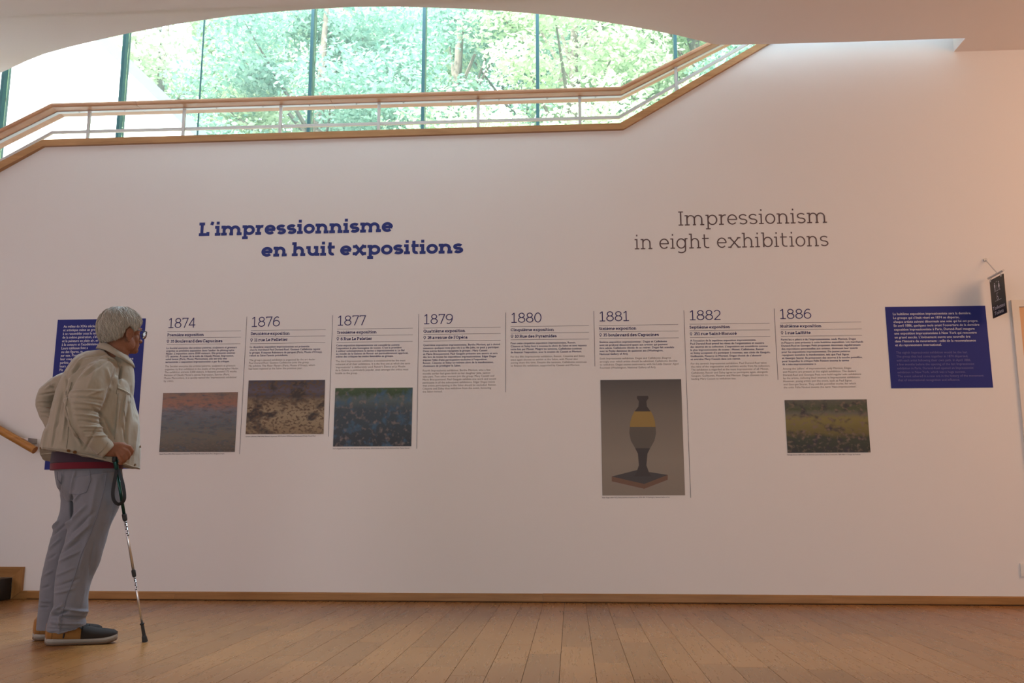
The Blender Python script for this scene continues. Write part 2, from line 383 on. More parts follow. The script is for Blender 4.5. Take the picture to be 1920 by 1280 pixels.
# lower steel bar
lb = [at_y(*p, W + .08) for p in [(-150, 382), (98, 247), (1160, 218.5), (1345, 112)]]; lb[-1] = ext(lb[2], lb[3], .9)
part(band(lb, .004, W + .072, .016, .023), 'lower_bar', M['steel'], bal)
def zon(nodes, x):
    for a, b in zip(nodes, nodes[1:]):
        if a.x <= x <= b.x: return a.z + (b.z - a.z) * (x - a.x) / (b.x - a.x)
    return nodes[-1].z
for px, py in [(168, 230), (346, 225), (527, 220), (711, 212), (897, 207), (1087, 200), (1267, 140)]:
    x = at_y(px, py, W + .08).x; z1 = zon(nt_, x) - .037; z0 = zon([at_y(80, 268), P[1], pe], x) - .05
    part(MB().box((x - .011, W + .06, z0), (x + .011, W + .078, z1)), 'post', M['steel'], bal)

# ------------------------------------------------------------------ upper glass wall
mpx = [(9, 180), (237, 100), (587, 100), (796, 100), (1008, 100), (1265, 90)]
mx = [at_y(*p, YG).x for p in mpx]; step = mx[3] - mx[2]
mx = [mx[0] - step] + mx + [mx[-1] + step, mx[-1] + 2 * step]
gw = empty('window_upper', (0, YG, 2.6)); struct(gw)
for x in mx:
    part(MB().box((x - .017, YG - .07, 2.6), (x + .017, YG + .05, ZT)), 'mullion', M['mull'], gw)
allx = [-9] + mx + [9]
for a, b in zip(allx, allx[1:]):
    part(MB().box((a + .018, YG - .006, 2.62), (b - .018, YG + .006, ZT - .01)), 'pane', M['glass'], gw)
xj = at_y(378, 150, YG).x
part(MB().box((xj - .006, YG - .03, 2.6), (xj + .006, YG - .012, ZT)), 'joint', M['mull'], gw)

# ------------------------------------------------------------------ outside
struct(MB().box((-40, YG + .2, -.1), (40, 60, 0)).build('ground_lawn', M['grass']))
nb = empty('white_building', at_y(100, 200, 15)); nb.location.z = 0
tag(nb, 'sunlit white building with a sloping zinc coping behind the left glass panes', 'building')
YB2 = 15.0
q = [at_y(*p, YB2) for p in [(181, 76), (306, 188), (356, 245)]]
sd = (q[0] - q[2]).normalized(); apex = q[0] + sd * 6; foot = q[2] - sd * 3.2
pr = [apex, foot, Vector((foot.x, YB2, 0)), Vector((-30, YB2, 0)), Vector((-30, YB2, apex.z))]
part(MB().prism(pr, (0, 4.3, 0)), 'wall', M['render_w'], nb)
nrm = Vector((-sd.z, 0, sd.x)); nrm = nrm if nrm.z > 0 else -nrm
part(MB().prism([apex - Vector((0, .1, 0)), foot - Vector((0, .1, 0)), foot - Vector((0, .1, 0)) + nrm * .17, apex - Vector((0, .1, 0)) + nrm * .17], (0, 4.5, 0)), 'coping', M['zinc'], nb)

rs = np.random.RandomState(5)
def leaves(centers, radii, n, size, sidx):
    c = centers[rs.randint(0, len(centers), n)] if sidx is None else centers[sidx]
    ii = rs.randint(0, len(centers), n); c = centers[ii]; r = radii[ii]
    dv = rs.normal(size=(n, 3)); dv /= np.linalg.norm(dv, axis=1)[:, None]
    p = c + dv * (r * (rs.rand(n) ** .45))[:, None] * np.array([1, 1, .62])
    a = rs.normal(size=(n, 3)); a[:, 2] *= .5; a /= np.linalg.norm(a, axis=1)[:, None]
    b = np.cross(a, dv + .4 * rs.normal(size=(n, 3))); b /= np.linalg.norm(b, axis=1)[:, None]
    s = size * (.6 + .8 * rs.rand(n))[:, None]
    v = np.empty((n, 4, 3)); v[:, 0] = p - a * s; v[:, 1] = p + b * s * .55; v[:, 2] = p + a * s; v[:, 3] = p - b * s * .55
    return v.reshape(-1, 3)
def quadmesh(name, v):
    m = bpy.data.meshes.new(name); n = len(v) // 4
    m.vertices.add(len(v)); m.vertices.foreach_set('co', v.ravel()); m.loops.add(4 * n); m.loops.foreach_set('vertex_index', np.arange(4 * n, dtype=np.int32))
    m.polygons.add(n); m.polygons.foreach_set('loop_start', np.arange(0, 4 * n, 4, dtype=np.int32)); m.polygons.foreach_set('loop_total', np.full(n, 4, dtype=np.int32))
    m.update(calc_edges=True); return m
def tree(x, y, h, rad, label, mat, n, size):
    t = empty('tree', (x, y, 0)); tag(t, label, 'tree', 'trees outside the upper glass wall')
    mb = MB(); mb.tube([(0, 0, 0), (.1, .1, h * .3), (-.1, 0, h * .6), (.05, .1, h * .95)], [.30, .24, .17, .05], 9)
    mb.build('trunk', M['bark'], t, smooth=True)
    cs = []; br = MB()
    for k in range(46):
        z = h * (.30 + .68 * rs.rand()); rr = rad * math.sqrt(max(.05, 1 - ((z / h - .62) / .45) ** 2)) * (.35 + .65 * rs.rand()); an = rs.rand() * 6.283
        c = (rr * math.cos(an), rr * math.sin(an), z); cs.append(c)
        if k < 26: br.tube([(0, 0, z * .8), (c[0] * .5, c[1] * .5, z * .9), c], [.07, .045, .012], 5, cap=False)
    o = br.build('branches', M['bark'], t, fix=False); o['kind'] = 'stuff'
    v = leaves(np.array(cs), np.full(len(cs), rad * .36) * (.6 + .7 * rs.rand(len(cs))), n, size, None)
    f = link('foliage', quadmesh('foliage', v), mat, t, fix=False); f['kind'] = 'stuff'
    return t
TR = [(-11.5, 24, 15, 3.9, 'bright green tree rising beside the sloping coping of the white building', 'leaf0', 51000, .085),
      (-6.3, 22, 14.5, 3.4, 'tree with blue-green leaves just right of the white building', 'leaf1', 51000, .07),
      (-3.1, 24.5, 16, 3.9, 'dark blue-green tree seen between the second and third mullions', 'leaf1', 51000, .075),
      (.2, 21, 14.5, 3.3, 'bright green tree behind the centre panes of the upper glass wall', 'leaf0', 57000, .07),
      (3.5, 23.5, 16, 3.8, 'pale green tree right of the centre panes', 'leaf0', 54000, .075),
      (7.0, 21.5, 15, 3.6, 'tree with blue-green leaves above the bend of the balustrade', 'leaf1', 51000, .07),
      (10.4, 24, 16, 4.0, 'bright green tree furthest right, behind the rising handrail', 'leaf0', 51000, .08)]
TR += [(-8.6, 29, 19, 4.6, 'tall pale tree in the back row left, above the coping', 'leaf0', 45000, .10), (-1.2, 29, 19, 4.6, 'tall blue-green tree in the back row behind the third mullion', 'leaf1', 45000, .10),
       (5.2, 28.5, 19, 4.6, 'tall bright tree in the back row right of centre', 'leaf0', 45000, .10), (12.5, 29, 19, 4.6, 'tall blue-green tree in the back row at the far right', 'leaf1', 40000, .10)]
for t in TR: tree(t[0], t[1], t[2], t[3], t[4], M[t[5]], t[6], t[7])

# ------------------------------------------------------------------ right side: door and sign, switch box
dl = at_y(1894, 563); dz = dl.z
df = struct(MB().prism([Vector((dl.x, W, 0)), Vector((dl.x, W, dz)), Vector((dl.x + 1.1, W, dz)), Vector((dl.x + 1.1, W, 0)), Vector((dl.x + 1.02, W, 0)), Vector((dl.x + 1.02, W, dz - .05)), Vector((dl.x + .05, W, dz - .05)), Vector((dl.x + .05, W, 0))], (0, -.018, 0)).build('door_1', M['frame']))
lf = part(MB().box((dl.x + .052, W - .006, .01), (dl.x + 1.018, W - .001, dz - .052)), 'door_leaf', M['door'], df)
sw = at_y(1917, 1068)
swo = MB().box((sw.x - .015, W - .012, sw.z - .045), (sw.x + .065, W, sw.z + .045)).build('floor_socket_cover', M['white'], bevel=.002)
swo.name = 'wall_socket'; tag(swo, 'small white wall socket low beside the door at the right edge', 'socket')
swo.location.x = 0

# ================================================================== lettering
# slab-serif stroke letters (cap height 1): every glyph is a list of centre lines
def arc(cx, cy, rx, ry, a0, a1, n=None):
    n = n or max(4, int(abs(a1 - a0) / 12))
    return [(cx + rx * math.cos(R(a0 + (a1 - a0) * k / n)), cy + ry * math.sin(R(a0 + (a1 - a0) * k / n))) for k in range(n + 1)]
def glyph(ch, w, slab=True):
    h = w / 2; X = .73; s = .10 + h * .95; S = []; sp = .085
    dn = .36 + w * .75; ry = min(.26, (X - w) * .5)
    def ln(*p): S.append([(p[i], p[i + 1]) for i in range(0, len(p), 2)])
    def ser(x, y, l=1, r=1):
        if slab: ln(x - s * l - (0 if l else -h * .0), y, x + s * r, y)
    acc = {'è': ('e', -1), 'é': ('e', 1), 'ô': ('o', 0), 'à': ('a', -1)}
    if ch in acc:
        b, k = acc[ch]; S, a = glyph(b, w, slab); c = (a - sp) / 2
        S = S + [[(c - .10, X + .30), (c + .04, X + .12)] if k < 0 else [(c - .04, X + .12), (c + .10, X + .30)]]
        return S, a
    if ch == ' ': return [], .34
    if ch in 'il':
        t = X if ch == 'i' else 1.04; x = s; ln(x, 0, x, t); ser(x, h); ser(x, t - h, 1, 0)
        if ch == 'i': d = max(h, .055); S.append([(x - .0, 1.04 - 2 * d), (x, 1.04)]) if w > .12 else ln(x, 1.04 - 2.2 * d, x, 1.04)
        return S, 2 * s + sp
    if ch in 'nmhur':
        x = s
        if ch == 'u':
            ln(x, X, x, h + ry); S.append(arc(x + dn / 2, h + ry, dn / 2, ry, 180, 360)); ln(x + dn, X, x + dn, 0)
            ser(x, X - h, 1, 0); ser(x + dn, X - h, 1, 0); ser(x + dn, h, 0, 1); return S, 2 * s + dn + sp
        t = 1.04 if ch == 'h' else X; ln(x, 0, x, t); ser(x, t - h, 1, 0); ser(x, h)
        if ch == 'r': S.append(arc(x + dn * .52, X - h - ry, dn * .52, ry, 180, 75)); return S, max(2 * s, s + dn * .66 + h) + sp * .3
        k = 1
        for j in range(2 if ch == 'm' else 1):
            x2 = x + dn; S.append(arc((x + x2) / 2, X - h - ry, dn / 2, ry, 180, 0)); ln(x2, X - h - ry, x2, 0); ser(x2, h, .7, 1 if ch != 'm' or j else .6); x = x2
        return S, x + s + sp
    rx = .225 + w * .28; RY = (X - w) / 2; cy = X / 2
    if ch == 'o': S.append(arc(rx + h, cy, rx, RY, 0, 360, 36)); return S, 2 * rx + w + sp
    if ch == 'e': c = rx + h; S.append(arc(c, cy, rx, RY, 0, 318, 30)); ln(c - rx, cy, c + rx + h * .6, cy); return S, 2 * rx + w + sp
    if ch == 'c': c = rx + h; S.append(arc(c, cy, rx, RY, 42, 318, 28)); return S, 2 * rx + w * .7 + sp
    if ch in 'pb':
        x = s; ln(x, -.30 if ch == 'p' else 0, x, X if ch == 'p' else 1.04); S.append(arc(x + rx, cy, rx, RY, 0, 360, 36))
        if ch == 'p': ser(x, -.30 + h); ser(x, X - h, 1, 0)
        else: ser(x, 1.04 - h, 1, 0)
        return S, s + 2 * rx + h + sp
    if ch in 'dqg':
        c = rx + h; x = c + rx; S.append(arc(c, cy, rx, RY, 0, 360, 36))
        if ch == 'd': ln(x, 0, x, 1.04); ser(x, 1.04 - h, 1, 0); ser(x, h, 0, 1); return S, x + s + sp
        if ch == 'q': ln(x, -.3, x, X); ser(x, -.3 + h); return S, x + s + sp
        ln(x, X, x, -.08); S.append(arc(c, -.08, rx, .22 - h * .4, 0, -140)); ser(x, X - h, 0, 1) ; return S, x + s + sp
    if ch == 'a':
        c = rx * .9 + h; x = c + rx * .9; ln(x, 0, x, X * .66); S.append(arc(c, X * .66, rx * .9, X * .34 - h, 0, 150)); r2 = .5 * (X * .62 - w)
        S.append(arc(c, h + r2, rx * .9, r2, 60, 320, 24)); ln(c + rx * .2, h + 2 * r2, x, h + 2 * r2); ser(x, h, 0, 1); return S, x + s + sp
    if ch == 's':
        r = (X - w) / 4; q = rx * .82; c = q + h; S.append(arc(c, X - h - r, q, r, 28, 270) + arc(c, h + r, q, r, 90, -152)[1:]); return S, 2 * q + w + sp
    if ch in 'tf':
        if ch == 't': x = .10 + h; ln(x, .98, x, h + .18); S.append(arc(x + .18, h + .18, .18, .18, 180, 300)); ln(x - .12 - h * .4, X - h, x + .22 + h, X - h); return S, x + .33 + h * .5 + sp * .6
        x = .12 + h; ln(x, 0, x, 1.04 - h - .2); S.append(arc(x + .18, 1.04 - h - .2, .18, .2, 180, 60)); ln(x - .12 - h * .4, X - h, x + .22 + h, X - h); ser(x, h); return S, x + .32 + sp * .4
    if ch in 'xvy':
        k = .50 + w * .5; b = h * .8
        if ch == 'x': ln(b, 0, b + k, X); ln(b, X, b + k, 0); [ser(b + q * k, y, .75, .75) for q in (0, 1) for y in (h, X - h)]
        elif ch == 'v': ln(b, X, b + k / 2, 0 + h * .3, b + k, X); [ser(b + q * k, X - h, .8, .8) for q in (0, 1)]
        else: ln(b, X, b + k / 2, 0.02); ln(b + k, X, b + k * .36, -.3); ser(b, X - h, .8, .8); ser(b + k, X - h, .8, .8)
        S = [[(x_ + s * .5, y_) for x_, y_ in p] for p in S]; return S, k + 2 * b + s + sp
    if ch == '’' or ch == "'": ln(h + .08, 1.04, h, .80) ; return S, w + .10 + sp
    if ch == '-': ln(0, .40, .34, .40); return S, .34 + sp
    ry2 = .5 - h
    if ch == 'I': ln(s, 0, s, 1); ser(s, h); ser(s, 1 - h); return S, 2 * s + sp
    if ch == 'L': ln(s, 0, s, 1); ser(s, 1 - h); ln(0, h, s + .50, h); ln(s + .50 - h * .6, 0, s + .50 - h * .6, .24 + h * .5); return S, s + .52 + sp
    if ch == 'P' or ch == 'B' or ch == 'R' or ch == 'D':
        ln(s, 0, s, 1); ln(s - s, h, s + (.12 if ch in 'PR' else .25), h)
        if ch == 'D': ln(0, 1 - h, s + .28, 1 - h); S.append(arc(s + .25, .5, .36, .5 - h, 90, -90)); return S, s + .62 + h + sp
        r = .27 - h * .4; ln(0, 1 - h, s + .28, 1 - h); S.append(arc(s + .28, 1 - h - r, r, r, 90, -90)); ln(s + .28, 1 - h - 2 * r, s, 1 - h - 2 * r)
        if ch == 'B': r3 = (1 - 2 * h - 2 * r) / 2; S.append(arc(s + .30, h + r3, .30, r3, 90, -90)); ln(s, h, s + .30, h)
        if ch == 'R': ln(s + .26, 1 - h - 2 * r, s + .56, h); ser(s + .58, h, .5, .8)
        return S, s + .60 + h + sp
    if ch == 'T': c = .34; ln(c, 0, c, 1); ser(c, h); ln(0, 1 - h, .68, 1 - h); ln(h, 1, h, .78); ln(.68 - h, 1, .68 - h, .78); return S, .68 + sp
    if ch == 'H': ln(s, 0, s, 1); ln(s + .55, 0, s + .55, 1); ln(s, .5, s + .55, .5); [ser(x, y) for x in (s, s + .55) for y in (h, 1 - h)]; return S, 2 * s + .55 + sp
    if ch in 'OQ': S.append(arc(.42 + h, .5, .42, ry2, 0, 360, 40)); (ln(.52, .22, .86 + h, -.04) if ch == 'Q' else None); return S, .84 + w + sp
    if ch == 'C': S.append(arc(.42 + h, .5, .42, ry2, 40, 320, 34)); ln(.78 + h, .72, .78 + h, .98); return S, .80 + w + sp
    if ch == 'S': r = (1 - w) / 4; S.append(arc(.26 + h, 1 - h - r, .26, r, 20, 270) + arc(.26 + h, h + r, .28, r, 90, -155)[1:]); return S, .56 + w + sp
    # figures
    if ch == '1': x = .26; ln(x, 0, x, 1); ln(x, 1 - h * .4, .05, .80); ln(.02, h, .50, h); return S, .52 + sp
    if ch in '80':
        if ch == '0': S.append(arc(.28 + h, .5, .28, ry2, 0, 360, 40)); return S, .56 + w + sp
        r1 = .225 - h * .3; r2 = (1 - w - 2 * r1) / 2; S.append(arc(.28 + h, 1 - h - r1, .23, r1, 0, 360, 32)); S.append(arc(.28 + h, h + r2, .28, r2, 0, 360, 36)); return S, .56 + w + sp
    if ch == '7': ln(h, 1 - h, .54, 1 - h, .20, 0); ln(h, 1, h, .84); return S, .56 + sp
    if ch == '4': ln(.62, .27, .02, .27, .44, 1 - h * .2); ln(.44, 1, .44, 0); return S, .64 + sp
    if ch in '69':
        r = .30 - h * .5; c = .28 + h
        p = arc(c, h + r, .28, r, 0, 360, 36); q = arc(c + .06, h + r, .34, 1 - w - r, 180, 62)
        if ch == '6': S += [p, q]
        else: S += [[(2 * c - x_, 1 - y_) for x_, y_ in k] for k in (p, q)]
        return S, .56 + w + sp
    if ch == '5': r = .31 - h * .5; ln(.50, 1 - h, .14, 1 - h, .10, .58); S.append(arc(.27, h + r, .27, r, 125, -140)); return S, .56 + h + sp
    if ch == '3': r = .235 - h * .4; r2 = (1 - w - 2 * r) / 2; S.append(arc(.24, 1 - h - r, .22, r, 140, -90)); S.append(arc(.24, h + r2, .27, r2, 90, -140)); return S, .53 + h + sp
    if ch == '2': S.append(arc(.26, .72 - h, .25, .28, 150, -35) + [(.04, h)]); ln(0, h, .54, h); return S, .56 + sp
    return [], .3
def ribbon(mb, p, w, closed):
    n = len(p); h = w / 2; L_ = []; Rr = []
    for i in range(n):
        a = p[(i - 1) % n if (closed or i) else 0]; b = p[(i + 1) % n if (closed or i < n - 1) else n - 1]
        if closed and i == 0: a = p[n - 2]
        if closed and i == n - 1: b = p[1]
        d1 = np.subtract(p[i], a) if a != p[i] else np.subtract(b, p[i]); d2 = np.subtract(b, p[i]) if b != p[i] else d1
        d1 = d1 / (np.linalg.norm(d1) + 1e-9); d2 = d2 / (np.linalg.norm(d2) + 1e-9); t = d1 + d2; t = t / (np.linalg.norm(t) + 1e-9)
        k = min(2.2, 1 / max(.35, float(np.dot(t, d1)))); nx, ny = -t[1] * h * k, t[0] * h * k
        L_.append((p[i][0] + nx, p[i][1] + ny, 0)); Rr.append((p[i][0] - nx, p[i][1] - ny, 0))
    mb.add(L_ + Rr, [(i, i + n, i + 1 + n, i + 1) for i in range(n - 1)])
def slab(text, w, slabs=True, italic=0., words=None):
    mb = MB(); x = 0
    for ch in text:
        if words is not None and (ch == ' ' or not words): words.append(len(mb.v))
        S, a = glyph(ch, w, slabs)
        for k, p in enumerate(S):
            q = [(x + u + italic * v, v) for u, v in p]; cl = abs(p[0][0] - p[-1][0]) < 1e-6 and abs(p[0][1] - p[-1][1]) < 1e-6 and len(p) > 8
            n0 = len(mb.v); ribbon(mb, q, w, cl)
            mb.v[n0:] = [(v_[0], v_[1], .00022 * k) for v_ in mb.v[n0:]]    # each stroke a hair in front of the last
        x += a - (.04 if w > .15 else 0)
    return mb
_fc = {}
def plain(text, bold=0., italic=0.):   # the built-in face; unit = cap height
    key = (text, bold, italic)
    cu = bpy.data.curves.new('t', 'FONT'); cu.body = text; cu.size = 1 / .729; cu.offset = 0; cu.resolution_u = 2; cu.shear = italic
    cu.space_character = 1.0 + bold * 1.2
    o = bpy.data.objects.new('t', cu); C.objects.link(o); dg = bpy.context.evaluated_depsgraph_get()
    me = o.evaluated_get(dg).to_mesh(); mb = MB(); mb.add([v.co[:] for v in me.vertices], [tuple(p.vertices) for p in me.polygons])
    o.evaluated_get(dg).to_mesh_clear(); bpy.data.objects.remove(o); bpy.data.curves.remove(cu)
    if bold:
        v0, f0 = mb.v[:], mb.f[:]; mb = MB()
        for i, dx in enumerate((-1.4, 0, 1.4)): mb.add([(q[0] + dx * bold, q[1] + (abs(dx) > 0) * bold * .4 * (1 if dx > 0 else -1), .00012 * i) for q in v0], f0)
    return mb
def extent(mb): xs = [v[0] for v in mb.v]; return (min(xs), max(xs)) if xs else (0, 1)
EPS = .0012
def put(dst, src, A, B, cap, Y=W - EPS, sx=None, e=None):
    """src (unit cap height) onto the wall with its baseline from pixel A to pixel B; returns x scale"""
    a, b = at_y(*A, Y), at_y(*B, Y); e0, e1 = e or extent(src); k = (b - a).length / (e1 - e0) if sx is None else sx
    X_ = (b - a).normalized(); Z_ = Vector((-X_.z, 0, X_.x))
    # reading frame: text x -> X_, text y -> up
    dst.add([a + X_ * ((v[0] - e0) * k) + Z_ * (v[1] * cap) + Vector((0, -v[2], 0)) for v in src.v], src.f); return k
def mpx(px, py): return (at_y(px + 1, py) - at_y(px, py)).length
def capm(px, py, hpx): return abs(at_y(px, py - hpx).z - at_y(px, py).z)
def lines_fit(dst, L_, A0, A1, right, slope, cap=None, bold=.0, Y=W - EPS, ital=()):
    """paragraph: first baseline start A0, last baseline start A1, widest line ends at x=right"""
    n = len(L_); srcs = [plain(t, bold, .18 if i in ital else 0.) for i, t in enumerate(L_)]
    wid = [extent(s) for s in srcs]; iw = max(range(n), key=lambda i: wid[i][1] - wid[i][0])
    st = lambda i: (A0[0] + (A1[0] - A0[0]) * i / max(1, n - 1), A0[1] + (A1[1] - A0[1]) * i / max(1, n - 1))
    P0 = st(iw); a = at_y(*P0, Y); b = at_y(right, P0[1] + slope * (right - P0[0]), Y); k = (b - a).length / (wid[iw][1] - wid[iw][0])
    for i in range(n):
        p = st(i); put(dst, srcs[i], p, (p[0] + 50, p[1] + slope * 50), cap or k * 1.02, Y, sx=k)
def rule(mb, A, B, th, Y=W - EPS):
    a, b = at_y(*A, Y), at_y(*B, Y); d_ = (b - a).normalized(); n_ = Vector((-d_.z, 0, d_.x)) * th / 2
    mb.add([a - n_, b - n_, b + n_, a + n_], [(0, 1, 2, 3)])
def pin(px, py, hpx):   # map-pin outline
    c = at_y(px, py - hpx * .62, W - EPS); r = mpx(px, py) * hpx * .28; mb = MB()
    pts = arc(0, 0, r, r, -35, 215, 20) + [(0, -r * 2.1)]; pts = pts + [pts[0]]
    t = MB(); ribbon(t, [tuple(q) for q in pts], r * .52, True)
    mb.add([c + Vector((v[0], 0, v[1])) for v in t.v], t.f); return mb

def title(ti, text, w, A, B, cap, mat):
    wd_ = []; full = slab(text, w, words=wd_); e_ = extent(full); cuts_ = wd_ + [len(full.v)]
    for a_, b_ in zip(cuts_, cuts_[1:]):
        if b_ > a_:
            one = MB(); one.v = full.v[a_:b_]; one.f = [tuple(i - a_ for i in f) for f in full.f if a_ <= f[0] < b_]
            mb = MB(); put(mb, one, A, B, cap, e=e_); part(mb, 'title_word', mat, ti, fix=False)
# ---- titles
ti = empty('wall_title', at_y(372.7, 482)); tag(ti, 'bold blue two-line French title lettering high on the white wall', 'wall lettering')
title(ti, 'L’impressionnisme', .215, (372.7, 442.6), (736.7, 434.6), capm(550, 440, 25.5), M['vinyl_blue'])
title(ti, 'en huit expositions', .215, (489.6, 481.4), (868.5, 474.6), capm(650, 478, 25.5), M['vinyl_blue'])
ti = empty('wall_title', at_y(1190, 468)); tag(ti, 'thin grey two-line English title lettering high on the white wall', 'wall lettering')
title(ti, 'Impressionism', .078, (1272.3, 422.9), (1550.7, 417.6), capm(1400, 420, 26.6), M['vinyl_grey'])
title(ti, 'in eight exhibitions', .078, (1190.2, 467.4), (1553.7, 461.2), capm(1370, 465, 26.6), M['vinyl_grey'])

